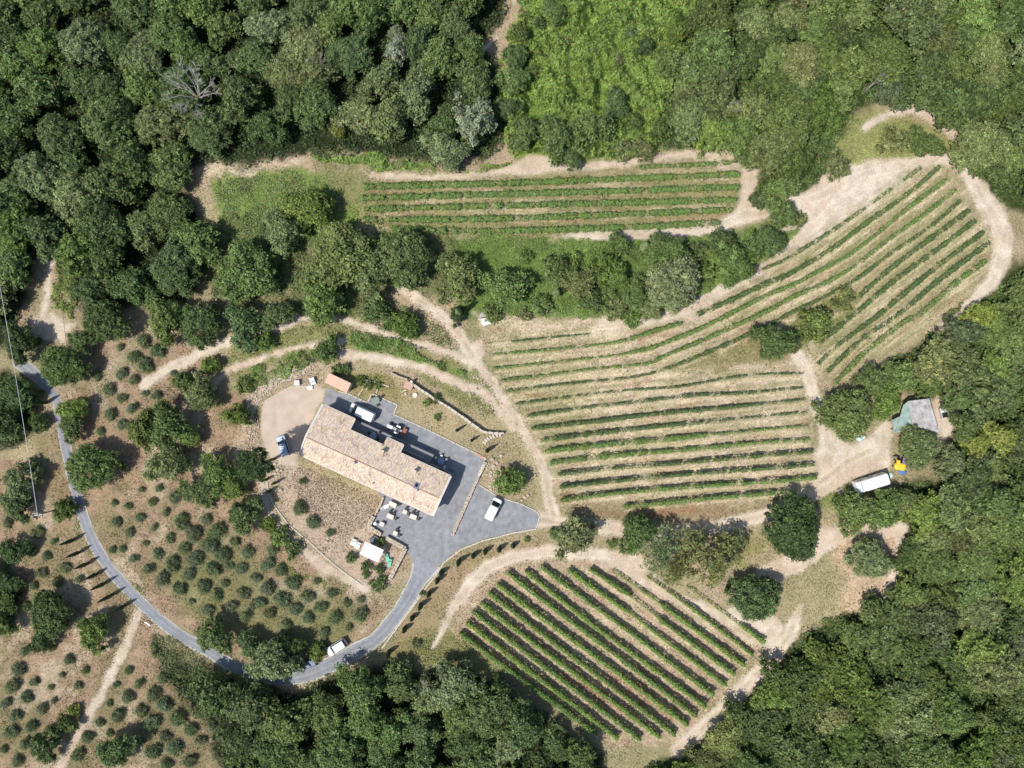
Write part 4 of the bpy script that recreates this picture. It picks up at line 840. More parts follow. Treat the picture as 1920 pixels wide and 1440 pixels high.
# ------------------------------------------------------------------ boulders and rubble
def boulder(px, py, s, label, seed, m=M_STONE, group=None):
    r_ = random.Random(seed); loops = []
    for z, k in ((-.1, .9), (.15*s, 1.0), (.4*s, .8), (.58*s, .4)): loops.append([(s*.55*k*math.cos(i*math.pi/4)*r_.uniform(.75, 1.15), s*.5*k*math.sin(i*math.pi/4)*r_.uniform(.75, 1.15), z) for i in range(8)])
    p = P(px, py, .2); o = MB().loft(loops).build('boulder', m, None, (p.x, p.y, gz(p.x, p.y))); tag(o, label, 'boulder', group)
for i, (px, py, s, lb) in enumerate([(528,882,.7,'pale boulder with a square top right of the dark round pine'),(521,880,.9,'grey boulder right of the dark round pine'),(523,888,.6,'small boulder below two others by the dark pine'),(516,869,.7,'boulder nearest the gravel yard by the dark pine'),(527,919,.75,'pale boulder beside the garden cypresses'),
      (613,1016,.6,'left boulder of two at the lower edge of the stubble lawn'),(621,1017,.6,'right boulder of two at the lower edge of the stubble lawn'),(940,854,.8,'lone pale boulder above the bright green tree'),(923,861,.9,'boulder at the top of the rock group by the courtyard corner'),(932,868,.7,'right boulder of the rock group by the courtyard corner'),
      (926,873,.7,'low boulder of the rock group by the courtyard corner'),(921,892,.7,'upper boulder on the slope left of the bright green tree'),(927,900,.7,'lower boulder on the slope left of the bright green tree'),(984,932,.8,'brightest boulder under the round tree by the parking bay'),(990,929,.7,'right boulder under the round tree by the parking bay'),(978,938,.6,'lowest boulder under the round tree by the parking bay'),(894,730,.6,'white boulder on the scrub slope beside the main track'),
      (695,1069,.6,'left stone of the short row below the gazebo'),(701,1069,.6,'right stone of the short row below the gazebo'),(719,1084,.5,'round stone beside the end of the garden wall'),(725,1090,.6,'larger stone beside the end of the garden wall'),(723,1096,.5,'lowest stone beside the end of the garden wall'),(90,774,.5,'pale round boulder beside the road below the top cypresses')]): boulder(px, py, s, lb, i+20)
def inpoly(x, y, poly):
    ins = False; n = len(poly)
    for i in range(n):
        ax, ay = poly[i]; bx, by = poly[(i+1) % n]
        if (ay > y) != (by > y) and x < (bx-ax)*(y-ay)/(by-ay)+ax: ins = not ins
    return ins
def scatter(poly, n, rng=R):
    xs = [p[0] for p in poly]; ys = [p[1] for p in poly]; out = []
    while len(out) < n:
        x = rng.uniform(min(xs), max(xs)); y = rng.uniform(min(ys), max(ys))
        if inpoly(x, y, poly): out.append((x, y))
    return out
def rubble(name, areas, label):
    mb = MB()
    for poly, n, s in areas:
        for px, py in scatter(poly, n):
            p = P(px, py); k = s*R.uniform(.5, 1.4); mb.box((p.x, p.y, gz(p.x, p.y)+k*.15), (k, k*R.uniform(.5, 1), k*.6), R.random()*3, R.uniform(.6, .9), R.uniform(-.3, .3), R.uniform(-.3, .3))
    tag(mb.build(name, M_STONE), label, kind='stuff')
rubble('rubble', [([(462,748),(490,722),(530,700),(570,682),(592,688),(560,706),(510,728),(484,756),(470,800),(458,800)], 620, .3), ([(458,790),(478,760),(486,800),(488,850),(465,840)], 190, .3),
   ([(870,700),(900,700),(930,770),(900,780),(870,740)], 90, .28), ([(905,858),(935,862),(930,890),(915,905),(905,885)], 60, .35), ([(915,905),(930,905),(928,925),(918,918)], 30, .35), ([(500,860),(528,865),(528,895),(505,900)], 40, .35), ([(830,1130),(800,1100),(840,1060),(860,1060)], 30, .18)], 'loose pale limestone rubble on the banks')

# ------------------------------------------------------------------ trees
def blob(r, c, seg=8, rings=5, rr=None):
    v = []; f = []
    for k in range(rings+1):
        t = math.pi*k/rings
        for i in range(seg): a = 2*math.pi*i/seg; q = r*(rr.uniform(.85, 1.1) if rr else 1); v.append((c[0]+q*math.sin(t)*math.cos(a), c[1]+q*math.sin(t)*math.sin(a), c[2]+q*.8*math.cos(t)))
    for k in range(rings):
        for i in range(seg): f.append((k*seg+i, (k+1)*seg+i, (k+1)*seg+(i+1) % seg, k*seg+(i+1) % seg))
    return v, f
def crown_mesh(name, seed, Rr, Ht, ncl, per, lsize, cr, zlow=.35, core=True, dens=1.0, flat=.85, lobes=.22, tuft=.62, ccol=.46):
    """clumped crown of radius Rr whose top is at Ht"""
    rng = np.random.RandomState(seed); rr = random.Random(seed); V = []; CO = []; ev = []; ef = []
    ph = rng.rand(4)*6.28; ch = Ht*(1-zlow); cen = []
    tries = 0
    while len(cen) < ncl and tries < 4000:
        tries += 1; a = rng.rand()*6.283; rad = math.sqrt(rng.rand())
        edge = 1+lobes*(math.sin(2*a+ph[0])*.6+math.sin(3*a+ph[1])*.6+math.sin(5*a+ph[2])*.4)
        c_r = cr*(.65+.7*rng.rand())*(1.15-.35*rad)
        rd = rad*(Rr*edge-c_r*.7); z = Ht*zlow+ch*(.15+.85*math.sqrt(max(0, 1-rad**2)))*(.72+.28*rng.rand())-c_r
        if rng.rand() < .25: z -= ch*.3*rng.rand()
        p = np.array([rd*math.cos(a), rd*math.sin(a), z])
        if any(np.linalg.norm((p-q)[:2]) < .55*(c_r+r2_)*.72 and abs(p[2]-q[2]) < .7*cr for q, r2_ in cen) and tries < 3000: continue
        cen.append((p, c_r))
    for p, c_r in cen:
        nt_ = max(5, int(per*dens*(c_r/cr)**2/7)); d = rng.normal(size=(nt_, 3)); d /= np.linalg.norm(d, axis=1, keepdims=True); d[:, 2] = np.abs(d[:, 2])-.5*(rng.rand(nt_) < .3)
        tc = p+d*np.array([1, 1, flat])*(c_r*(.7+.45*rng.rand(nt_)))[:, None]; tn = d*.8+rng.normal(size=(nt_, 3))*.3+np.array([-.06, -.03, .25])
        tcol = (.62+.72*rng.rand(nt_)**1.2)*(.85+.3*rng.rand()); q = np.repeat(tc, 7, 0); n = len(q); q = q+rng.normal(size=(n, 3))*np.array([1, 1, .55])*tuft*lsize
        nr = np.repeat(tn, 7, 0)+rng.normal(size=(n, 3))*.3
        V.append(leaves(q, nr, lsize, rng)); CO.append(leafcols(n, rng, .07, .8, 1.2)*np.repeat(tcol, 7)[:, None])
        if core:
            v, f = blob(c_r*.66, p, 7, 4, rr); o = len(ev); ev += v; ef += [tuple(i+o for i in t) for t in f]  # solid core added inside to stop light, coloured darker for shade in gaps
    return quad_mesh(name, np.vstack(V), np.vstack(CO), M_LEAF, (ev, ef, (ccol, ccol*1.04, ccol*.92)) if core else None)
def trunk_mesh(name, seed, Rr, Ht, th, r0, nl=6, m=None):
    rr = random.Random(seed); mb = MB(); mb.path([(0, 0, -.4), (rr.uniform(-.1, .1), rr.uniform(-.1, .1), th*.5), (0, 0, th)], [r0*1.25, r0, r0*.8], 8)
    for k in range(nl):
        a = 2*math.pi*k/nl+rr.uniform(-.3, .3); e = Rr*rr.uniform(.45, .7); mid = (e*.4*math.cos(a), e*.4*math.sin(a), th+(Ht-th)*.3); mb.path([(0, 0, th*.85), mid, (e*math.cos(a), e*math.sin(a), th+(Ht-th)*rr.uniform(.4, .62))], [r0*.55, r0*.38, r0*.12], 6)
    return mb.mesh(name, m or M_BARK)
TP = {}                                    # prototypes: kind -> list of (R, H, trunk mesh, crown mesh)
def proto(kind, seed, Rr, Ht, ncl, per, ls, cr, **k):
    TP.setdefault(kind, []).append((Rr, Ht, trunk_mesh('trunk', seed, Rr, Ht, Ht*.35, .06*Rr+.03), crown_mesh('crown', seed, Rr, Ht, ncl, per, ls, cr, **k)))
for s in range(7): proto('oak', 100+s, 4.0, 7.5, 44, 165, .36, 1.15, lobes=.36)
for s in range(4): proto('big', 200+s, 6.0, 9.0, 85, 170, .38, 1.25, lobes=.16)
for s in range(4): proto('small', 300+s, 2.4, 4.2, 22, 120, .27, .85)
for s in range(5): proto('low', 400+s, 4.0, 5.2, 62, 125, .36, .95, flat=.6, zlow=.45, lobes=.4)     # flat scrub oak canopy of the right-hand woods
TP['pine'] = [(3.7, 13.2, trunk_mesh('trunk', 501, 3.7, 13.2, 10, .26), crown_mesh('crown', 501, 3.7, 13.2, 56, 210, .24, .85, flat=.75, lobes=.05, zlow=.77))]
for s in range(2): proto('thin', 600+s, 4.2, 8.5, 46, 130, .3, .95, core=False, lobes=.35)            # airy crowns
for s in range(3): proto('bush', 700+s, 1.2, 1.7, 12, 90, .2, .5)
for s in range(3): proto('poplar', 800+s, 3.2, 8.5, 34, 140, .3, .9, lobes=.3)
for s in range(5): proto('olive', 900+s, 1.5, 2.0, 16, 150, .17, .62, core=True, ccol=.5, tuft=1.0, flat=.8, zlow=.25, lobes=.16)
def cypress(seed, Ht, r):
    rng = np.random.RandomState(seed); n = 900; t = rng.rand(n)**.9; a = rng.rand(n)*6.283
    rad = r*np.where(t < .3, .75+.25*t/.3, ((1-t)/.7)**.6)*(.8+.3*rng.rand(n)); q = np.stack([rad*np.cos(a), rad*np.sin(a), .15+t*(Ht-.15)], 1)
    nr = np.stack([np.cos(a), np.sin(a), .5+0*a], 1)+rng.normal(size=(n, 3))*.25
    mb = MB(); mb.loft([[(r*.7*k*math.cos(i*math.pi/4), r*.7*k*math.sin(i*math.pi/4), z) for i in range(8)] for z, k in ((.1, .6), (Ht*.3, 1), (Ht*.7, .7), (Ht*.97, .1))])
    cm = quad_mesh('crown', leaves(q, nr, .2, rng), leafcols(n, rng, .06), M_LEAF, (mb.v, mb.f, (.5, .5, .5)))
    return (r, Ht, MB().tube((0, 0, -.3), (0, 0, .5), .07).mesh('trunk', M_BARK), cm)
TP['cypress'] = [cypress(s, 4.2, .42) for s in range(2)]
NAME = {'oak': 'broadleaf_tree', 'big': 'broadleaf_tree', 'small': 'small_tree', 'low': 'scrub_oak', 'pine': 'umbrella_pine', 'thin': 'airy_tree', 'bush': 'bush', 'poplar': 'poplar_tree', 'olive': 'olive_tree', 'cypress': 'cypress_tree'}
CAT = {'bush': 'bush'}
DK = S(112, 130, 80); MD = S(124, 142, 82); BR = S(132, 152, 80); GY = S(140, 150, 102); PALE = S(172, 180, 146); OL = S(136, 148, 108); YE = S(158, 168, 84); CY = S(82, 96, 64); TD = S(94, 114, 70); OLV = S(138, 148, 92)
cnt = {}
def tree(px, py, rpx, kind, colr, label, group=None, sz=None, cat=None):
    L = TP[kind]; i = cnt.get(kind, 0); cnt[kind] = i+1; Rr, Ht, tm, cm = L[i % len(L)]
    zc = Ht*(rpx*SP/Rr)*.62; p = P(px, py, 11.7 if kind == 'pine' else min(zc, 6)); k = rpx*SP*.96*(H-p.z)/H/Rr; kz = 1.0 if kind == 'pine' else (sz or 1.0)*(k if k < 1 else k**.7)
    if kind == 'cypress': k = rpx; kz = sz or 1
    g = gz(p.x, p.y); o = empty(NAME[kind], (p.x, p.y, g), R.random()*6.28, label, cat or CAT.get(kind, 'tree'), group); e_ = R.uniform(.9, 1.1) if (group and kind != 'olive') else R.uniform(.96, 1.04); o.scale = (k*e_, k/e_, kz)
    t = link('trunk', tm, o); c = link('crown', cm, o); j = R.uniform(.88, 1.12); j *= 1.2 if kind in ('oak', 'big') else (.86 if kind == 'low' else 1.05); c.color = (colr[0]*j*R.uniform(.92, 1.08), colr[1]*j, colr[2]*j*R.uniform(.9, 1.1), 1)
    return o
# freestanding trees: (x, y, radius px, kind, colour, label)
SINGLE = [
 (957,903,32,'small',BR,'bright green round tree beside the parking bay'), (471,874,38,'pine',TD,'dark round pine left of the gravel yard'),
 (403,888,36,'oak',MD,'green tree directly left of the dark round pine'), (432,912,26,'oak',BR,'brighter green tree tucked under the dark round pine'), (372,922,34,'oak',DK,'dull green tree at the lower left of the pine cluster'),
 (263,807,33,'oak',MD,'left tree of the dense cluster in the olive grove'), (312,800,42,'oak',DK,'tallest dark tree of the dense cluster in the olive grove'), (345,812,26,'oak',BR,'bright small crown on the right of the dense grove cluster'), (308,872,38,'oak',GY,'grey green tree below the dense grove cluster'),
 (165,878,50,'big',MD,'broad tree overhanging the left road with a long shadow'), (133,770,26,'oak',BR,'bright tree beside the top stretch of the left road'), (130,800,26,'oak',DK,'dark tree just below the bright one beside the left road'), (114,958,24,'small',BR,'small bright tree left of the road opposite the power pole'),
 (110,688,44,'big',MD,'large tree above the white cable near the road end'), (192,602,44,'big',DK,'dark broad tree above the top left olives'), (150,640,26,'oak',DK,'dark tree between two broad ones above the top left olives'),
 (305,597,40,'oak',MD,'left crown of the broad pair above the olive grove'), (372,606,44,'big',DK,'right crown of the broad pair above the olive grove'), (455,508,62,'big',MD,'very broad oak standing above the sandy path'), (455,608,40,'oak',DK,'oak beside the sandy path bend'), (515,590,30,'oak',DK,'dark low oak right of the path bend'), (490,640,22,'small',BR,'small green tree by the forked sandy path'),
 (374,738,32,'oak',GY,'grey green tree above the stone rubble bank'), (337,716,22,'small',MD,'smaller tree left of the grey green one above the grove'), (392,684,20,'small',BR,'small bright tree beside the sandy path above the grove'),
 (440,778,26,'small',BR,'bright rounded tree beside the rubble bank'), (455,722,20,'bush',MD,'dark green shrub above the bright tree by the rubble'), (454,966,34,'oak',DK,'round dark tree at the end of the garden path'),
 (1080,1010,42,'small',GY,'rounded grey green tree on the corner below the parking bay'), (1047,1005,18,'bush',MD,'low bush left of the rounded corner tree'), (1197,1003,36,'oak',DK,'dark tree at the left of the airy poplars below the track'),
 (1238,1035,44,'thin',GY,'airy poplar crown next to the dark tree below the track'), (1335,1048,56,'thin',OLV,'broad airy tree below the track with a see-through crown'), (1268,1068,34,'thin',OLV,'sparse tree between the airy ones below the track'), (1375,1020,30,'thin',GY,'thin tree at the right end of the airy group'), (1300,1010,30,'thin',GY,'thin tree at the top of the airy group'),
 (1492,992,62,'big',TD,'large dark tree at the junction right of the airy group'), (1635,1052,42,'big',GY,'round tree alone on the sandy clearing'), (1420,1125,50,'big',DK,'dark tree at the top right corner of the lower vineyard'),
 (1748,722,26,'oak',MD,'green tree touching the back corner of the open barn'), (1800,748,28,'oak',MD,'green tree right of the white tarpaulin heap'), (1812,800,26,'oak',DK,'dark tree right of the pale grey sack'), (1592,776,54,'big',MD,'large round tree on the left side of the turning yard'), (1668,752,32,'oak',BR,'bright tree between the big yard tree and the barn'), (1640,715,30,'oak',DK,'dark tree above the big yard tree'), (1728,838,42,'big',GY,'grey green tree covering the front of the barn'), (1786,868,30,'oak',GY,'grey green tree below the barn yard'),
 (1606,962,38,'oak',MD,'tree directly below the caravan, left one'), (1658,960,38,'oak',MD,'tree directly below the caravan, right one'), (1456,640,38,'oak',DK,'dark tree in the wedge between the two vineyards'), (1532,605,36,'small',BR,'bright tree in the wedge between the two vineyards'), (1585,560,26,'bush',OLV,'olive green bush at the top of the wedge between vineyards'),
 (1475,405,26,'oak',MD,'tree on the bank below the upper junction, upper one'), (1438,450,34,'oak',DK,'tree on the bank below the upper junction, lower one'), (1360,455,30,'small',DK,'dark tree at the right end of the middle bank'), (1378,495,38,'oak',MD,'broad green tree on the right slope of the middle bank'),
 (1262,470,34,'oak',MD,'tree at the top of the middle bank with a tall shadow'), (1268,530,56,'big',GY,'largest grey green tree on the middle bank'), (1192,550,28,'oak',DK,'dark tree on the middle bank left of the largest'), (1225,575,26,'oak',GY,'grey tree at the foot of the middle bank'), (1130,500,30,'small',BR,'green tree at the left part of the middle bank'), (1155,580,24,'bush',OLV,'olive green bush with a black shadow on the middle bank'),
 (948,535,42,'oak',MD,'right tree of the row above the short cypress'), (862,512,42,'oak',OLV,'olive green round tree left of the meadow strip'), (835,555,18,'bush',GY,'grey bush below the olive green round tree'), (925,585,22,'bush',MD,'green bush above the white trestle'), (1015,570,24,'bush',MD,'bush beside the tall meadow cypress'),
 (758,478,56,'big',DK,'dark broad tree in the row below the upper vineyard'), (640,478,66,'big',OLV,'huge olive green oak in the row below the upper vineyard'), (602,560,44,'oak',MD,'oak below the huge olive green one'), (695,500,46,'oak',OLV,'rounded oak between the huge one and the dark one'),
 (527,430,38,'oak',GY,'grey green tree on the meadow edge left of the big oaks'), (578,385,42,'oak',BR,'bright tree on the meadow above the grey green one'), (560,420,24,'small',MD,'small tree between the bright and the grey meadow trees'),
 (705,578,30,'small',DK,'dark shrub tree beside the upper sandy path'), (760,608,30,'small',BR,'yellow green tree below the upper sandy path'), (735,600,22,'bush',MD,'bush between the two small trees by the upper path'), (610,655,27,'small',MD,'small smooth round tree above the salmon shed'),
 (857,592,18,'small',TD,'dark small tree at the fork above the main track'), (396,1197,34,'oak',DK,'dark tree overhanging the lower bend of the road'), (508,1245,44,'oak',GY,'large pale tree hiding the road at the bottom bend'), (593,1228,20,'small',BR,'small bright tree above the half hidden car'), (470,1215,26,'oak',DK,'dark tree above the large pale tree at the bottom bend'), (540,1215,26,'oak',TD,'dark shaded tree behind the half hidden car'),
 (88,1155,44,'big',DK,'large tree in the lower left grove'), (72,1208,24,'small',TD,'smaller dark tree below the large lower left one'), (170,1190,32,'oak',BR,'bright green tree beside the lower left track'), (78,1400,30,'oak',DK,'dark tree at the bottom of the lower left track'), (120,1362,20,'small',MD,'small green tree above the dark one at the bottom left'), (135,1335,14,'bush',YE,'yellow green bush beside the lower left track'), (212,1412,34,'oak',DK,'dark tree at the bottom edge right of the track'),
 (30,905,34,'oak',GY,'greyish tree left of the cable'), (25,950,28,'oak',DK,'dark tree at the left edge above the pole'), (55,878,20,'small',GY,'small grey tree between cable and road'), (22,1035,26,'oak',TD,'dark tree at the left edge below the pole'), (12,1095,22,'oak',TD,'shaded tree at the left edge beside the cypress row'),
 (1155,192,26,'oak',DK,'dark round tree standing alone in the bright bramble field'), (1212,82,20,'small',TD,'small dark tree in the upper bramble field'), (1250,112,26,'oak',MD,'green tree on the right of the bramble field'), (1040,20,24,'oak',MD,'tree at the top edge of the bramble field'), (1185,60,16,'bush',DK,'dark bush near the top of the bramble field'), (1070,178,12,'bush',TD,'dark hole-like bush left in the bramble field'),
 (985,245,30,'oak',MD,'left tree of the tall clump above the upper vineyard'), (1045,255,38,'oak',DK,'middle tree of the tall clump above the upper vineyard'), (1105,240,40,'oak',MD,'right tree of the tall clump above the upper vineyard'), (1065,292,24,'oak',DK,'lowest tree of the clump poking over the upper vineyard'), (1205,278,24,'small',GY,'rounded shrub tree at the edge of the upper vineyard'), (1170,280,22,'bush',GY,'grey shrub next to the upper vineyard edge'),
 (1682,258,32,'small',OLV,'pale olive green thicket tree on the top right bank'), (1738,268,30,'low',MD,'green scrub oak on the top right bank'), (1575,308,26,'small',GY,'round grey bush tree on the top right grass'), (1428,372,20,'small',DK,'dark tree beside the upper junction'), (885,215,44,'poplar',PALE,'silvery pale poplar at the edge of the upper woods'), (742,92,24,'poplar',PALE,'narrow silvery tree deep in the upper woods'), (742,60,16,'poplar',PALE,'small silvery tree above the narrow silvery one'),
 (1012,40,14,'bush',TD,'dark bush beside the bare patch at the top'), (1870,690,30,'oak',BR,'bright tree in the right woods below the vineyard end'), (1850,590,30,'oak',YE,'yellow green tree at the edge of the right woods'), (1880,820,30,'oak',YE,'brightest yellow green tree in the right woods'), (1835,830,26,'oak',YE,'yellow green tree just right of the barn yard'),
 (632,238,18,'small',YE,'yellow green shrub tree at the lower edge of the upper woods'), (873,270,16,'small',YE,'yellow green shrub tree below the silvery poplar'), (22,35,14,'bush',YE,'yellow bush in the top left corner'),
 (500,985,18,'bush',BR,'bright bush at the top of the garden path hedge'), (522,1008,22,'bush',MD,'middle bush of the garden path hedge'), (545,1032,20,'bush',DK,'lowest bush of the garden path hedge'),
 (560,955,15,'olive',OL,'grey green shrub on the left of the stubble lawn'), (585,980,14,'olive',OL,'low shrub on the lower side of the stubble lawn'), (567,903,8,'bush',DK,'tiny dark shrub near the top of the stubble lawn'), (618,1000,9,'olive',OL,'small shrub at the bottom of the stubble lawn'),
 (657,1047,12,'bush',DK,'dark shrub left below the gazebo'), (686,1063,11,'bush',DK,'shrub touching the lower side of the gazebo'), (711,1068,11,'bush',DK,'shrub between the gazebo and the garden wall'), (713,1018,10,'bush',BR,'bright shrub behind the gazebo by the patio wall'), (708,1097,17,'bush',MD,'broad shrub at the lower tip of the gazebo garden'), (685,1078,9,'bush',BR,'small bright shrub left of the lowest gazebo shrub'),
 (800,755,9,'bush',BR,'bright shrub on the dry slope below the retaining wall'), (820,782,8,'bush',BR,'small bright shrub lower on the dry slope'), (818,748,11,'bush',DK,'dark shrub against the retaining wall'), (690,722,10,'bush',MD,'leafy plant in the left vegetable bed'), (708,722,8,'bush',BR,'leafy plant in the right vegetable bed'), (675,714,11,'bush',BR,'leafy plant beside the shed shadow'), (630,694,13,'bush',MD,'shrub behind the salmon shed, left one'), (645,692,12,'bush',DK,'shrub behind the salmon shed, right one'),
 (1045,500,30,'small',MD,'rounded green tree in the middle of the meadow strip right of the tall cypress'), (1085,530,34,'oak',OLV,'olive green tree at the centre of the middle bank'), (1110,560,28,'small',DK,'dark small tree low on the left of the middle bank'), (1160,455,24,'small',MD,'small tree at the top edge of the middle bank left of the stout cypress'), (1160,520,26,'oak',BR,'bright crown between the left and centre trees of the middle bank'),
 (1075,485,18,'bush',BR,'bright bush on the upper left of the middle bank'), (1140,550,20,'bush',MD,'bush under the bright crown of the middle bank'), (1185,600,18,'bush',BR,'lowest bright bush of the middle bank by the bare slope'), (1310,470,22,'bush',MD,'bush between the tallest shadow and the green slope tree of the middle bank'), (1325,510,22,'bush',BR,'bush right of the largest middle bank tree'), (985,590,14,'bush',GY,'grey tuft bush just above the middle vineyard corner'), (985,480,16,'bush',BR,'bright bush under the upper track in the meadow strip'),
 (1232,455,24,'oak',DK,'dark crown beside the stout cypress of the middle bank'), (1415,475,22,'small',BR,'bright small tree at the right foot of the middle bank'), (1500,410,18,'bush',OLV,'olive bush right of the trees below the upper junction'),
 (975,60,22,'small',MD,'green tree on the left edge of the bramble clearing, upper one'), (968,105,26,'oak',DK,'dark tree on the left edge of the bramble clearing, middle one'), (962,150,28,'oak',MD,'green tree on the left edge of the bramble clearing, lower one'), (950,200,24,'oak',DK,'dark tree right of the silvery poplar'), (1000,130,14,'bush',MD,'bush inside the left edge of the bramble clearing'), (1110,90,15,'bush',MD,'bush near the middle top of the bramble clearing'), (1130,235,17,'bush',OLV,'olive bush above the right tree of the tall clump'), (1190,225,20,'small',MD,'small tree in the lower right of the bramble clearing'), (1095,130,12,'bush',BR,'bright low bush in the centre of the bramble clearing'), (1160,110,13,'bush',OLV,'olive low bush right of centre in the bramble clearing'), (1270,60,22,'small',BR,'bright small tree at the top right of the bramble clearing'), (1060,75,13,'bush',OLV,'olive bush in the upper left of the bramble clearing'), (1285,170,24,'oak',OLV,'olive green tree where the brambles meet the right woods'), (1245,235,24,'small',MD,'green tree at the lower right corner of the bramble clearing'),
 (18,745,40,'big',DK,'big dark tree left of the cable by the pair of cypresses'), (30,640,34,'oak',TD,'shaded tree over the hidden end of the left road'), (66,790,20,'small',DK,'small dark tree below the pair of cypresses'), (30,1390+0,0.0,'bush',MD,''),
 (792,1113,6,'bush',DK,'tiny bush inside the road bend'), (780,1208,10,'bush',GY,'dark tuft below the end of the cypress row'), (700,1290,1,'bush',MD,''),
 (895,1025+0,6,'bush',DK,''), (988,1012,7,'bush',BR,'tiny bright bush right of the cypress row'), (1148,1020,10,'bush',BR,'small bright bush right of the rounded corner tree'), (1490,650,14,'bush',OLV,'low bush at the mouth of the right-hand field track'),
]
for t_ in SINGLE:
    if t_[5] and t_[2] > 1: tree(*t_)
# cypresses: base pixel
for i, (px, py, s, lb) in enumerate([(139,1012,1,'first cypress from the top of the row beside the left road'),(150,1035,1,'second cypress from the top of the row beside the left road'),(165,1056,1,'third cypress from the top of the row beside the left road'),(182,1076,.9,'fourth cypress from the top of the row beside the left road'),(197,1093,1.1,'fifth cypress from the top of the row beside the left road'),(211,1115,1.15,'sixth cypress from the top of the row beside the left road'),(235,1135,1.0,'lowest cypress of the row beside the left road'),
     (83,735,1.0,'upper cypress of the pair at the top of the left road'),(88,755,1.1,'lower cypress of the pair at the top of the left road'),(72,645,1.0,'cypress standing in shade at the far end of the left road')]):
    p = P(px, py); o = empty('cypress_tree', p, i, lb, 'cypress', 'cypresses beside the left road'); o.scale = (.85, .85, s)
    link('trunk', TP['cypress'][i % 2][2], o); c = link('crown', TP['cypress'][i % 2][3], o); c.color = (*CY, 1)
ordn = ['first', 'second', 'third', 'fourth', 'fifth', 'sixth', 'seventh', 'eighth', 'ninth', 'tenth', 'eleventh', 'twelfth', 'thirteenth', 'fourteenth', 'fifteenth', 'sixteenth', 'seventeenth', 'eighteenth', 'nineteenth', 'twentieth', 'twenty-first', 'twenty-second']
for i, (px, py, h_) in enumerate([(962,1022,.45),(936,1028,.62),(910,1032,.6),(888,1040,.55),(861,1051,.8),(828,1072,.55),(821,1086,.6),(805,1111,.6),(790,1133,.7),(774,1156,.5),(760,1177,.55),(730,1221,.65)]):
    p = P(px, py); o = empty('cypress_tree', p, i, '%s young cypress from the upper end of the row outside the road bend' % ordn[i], 'cypress', 'young cypresses outside the road bend'); o.scale = (1.05, 1.05, h_*1.25)
    link('trunk', TP['cypress'][i % 2][2], o); c = link('crown', TP['cypress'][i % 2][3], o); c.color = (*CY, 1)
for i, (px, py, h_, s_, lb) in enumerate([(502,898,.55,.6,'upper small cypress of three at the corner of the stubble lawn'),(519,904,.75,.6,'middle small cypress of three at the corner of the stubble lawn'),(508,920,.7,.7,'lowest small cypress of three at the corner of the stubble lawn'),
      (858,806,.8,.7,'left slim cypress below the retaining wall'),(885,825,.7,.65,'middle slim cypress below the retaining wall'),(914,844,.9,.9,'right slim cypress below the stone steps'),
      (1042,552,1.5,1.6,'tall cypress with a long shadow in the meadow strip'),(1206,465,1.0,1.8,'stout cypress at the top of the middle bank'),(862,587,1.6,1.4,'tall cypress at the fork above the main track')]):
    p = P(px, py); o = empty('cypress_tree', p, i, lb, 'cypress'); o.scale = (s_, s_, h_)
    link('trunk', TP['cypress'][i % 2][2], o); c = link('crown', TP['cypress'][i % 2][3], o); c.color = (*(CY if i < 6 else GY), 1)
# olives
for grp, s_, reg in (('olive trees inside the road bend', OL1, 'in the grove inside the road bend'), ('olive trees in the lower left grove', OL2, 'in the lower left grove outside the road')):
    for q in s_.split():
        px, py, r = [float(z) for z in q.split(',')]
        siz = 'large rounded' if r >= 16 else ('small' if r < 11 else 'middle sized')
        tree(px-1, py, r*.86, 'olive', OL if R.random() < .7 else S(126, 142, 96), '%s grey green olive tree %s' % (siz, reg), '%s %s' % (siz, grp), .95, 'olive tree')
# dead trees
def dead(px, py, rpx, Ht, label, seed):
    rr = random.Random(seed); mb = MB(); Rr = rpx*SP; q_ = min(1, Rr/4); mb.path([(0, 0, -.3), (0, 0, Ht*.5)], [.22, .16], 7)
    for k in range(16 if Rr > 4 else 7):
        a = k*.571*2+rr.uniform(-.3, .3); e = Rr*rr.uniform(.5, 1); z0 = Ht*rr.uniform(.3, .5); p0 = Vector((0, 0, z0)); p1 = Vector((e*.5*math.cos(a), e*.5*math.sin(a), z0+Ht*.25)); p2 = Vector((e*math.cos(a+.2), e*math.sin(a+.2), Ht*rr.uniform(.7, .95)))
        mb.path([p0, p1, p2], [.1*q_, .07*q_, .03*q_], 5)
        for j in range(9):
            t = rr.uniform(.35, 1); q = p1.lerp(p2, t) if t > .4 else p0.lerp(p1, t*2); b = a+rr.uniform(-1.3, 1.3); l = rr.uniform(.6, 1.5)*q_
            q2 = q+Vector((l*math.cos(b), l*math.sin(b), rr.uniform(.2, .8))); mb.tube(q, q2, .04*q_, .015*q_, 4)
            for s in range(2): b2 = b+rr.uniform(-.8, .8); qq = q.lerp(q2, .6); mb.tube(qq, qq+Vector((.6*q_*math.cos(b2), .6*q_*math.sin(b2), .2)), .022*q_, .01, 3)
    p = P(px, py, Ht*.6); o = empty('dead_tree', (p.x, p.y, gz(p.x, p.y)), 0, label, 'dead tree'); mb.build('branches', M_DEAD, o)
dead(365, 178, 50, 8.5, 'broad bleached dead tree in the upper left woods', 1); dead(300, 508, 22, 4.5, 'bare grey branches at the lower edge of the upper left woods', 2)
dead(1372, 208, 14, 6, 'small bleached snag in the right of the bramble field', 3); dead(792, 1282, 16, 8, 'small white snag in the lower woods', 4); dead(1640, 155, 12, 6.2, 'pale twiggy snag in the upper right woods', 5); dead(598, 122, 16, 8, 'thin grey bare crown deep in the upper woods', 6)
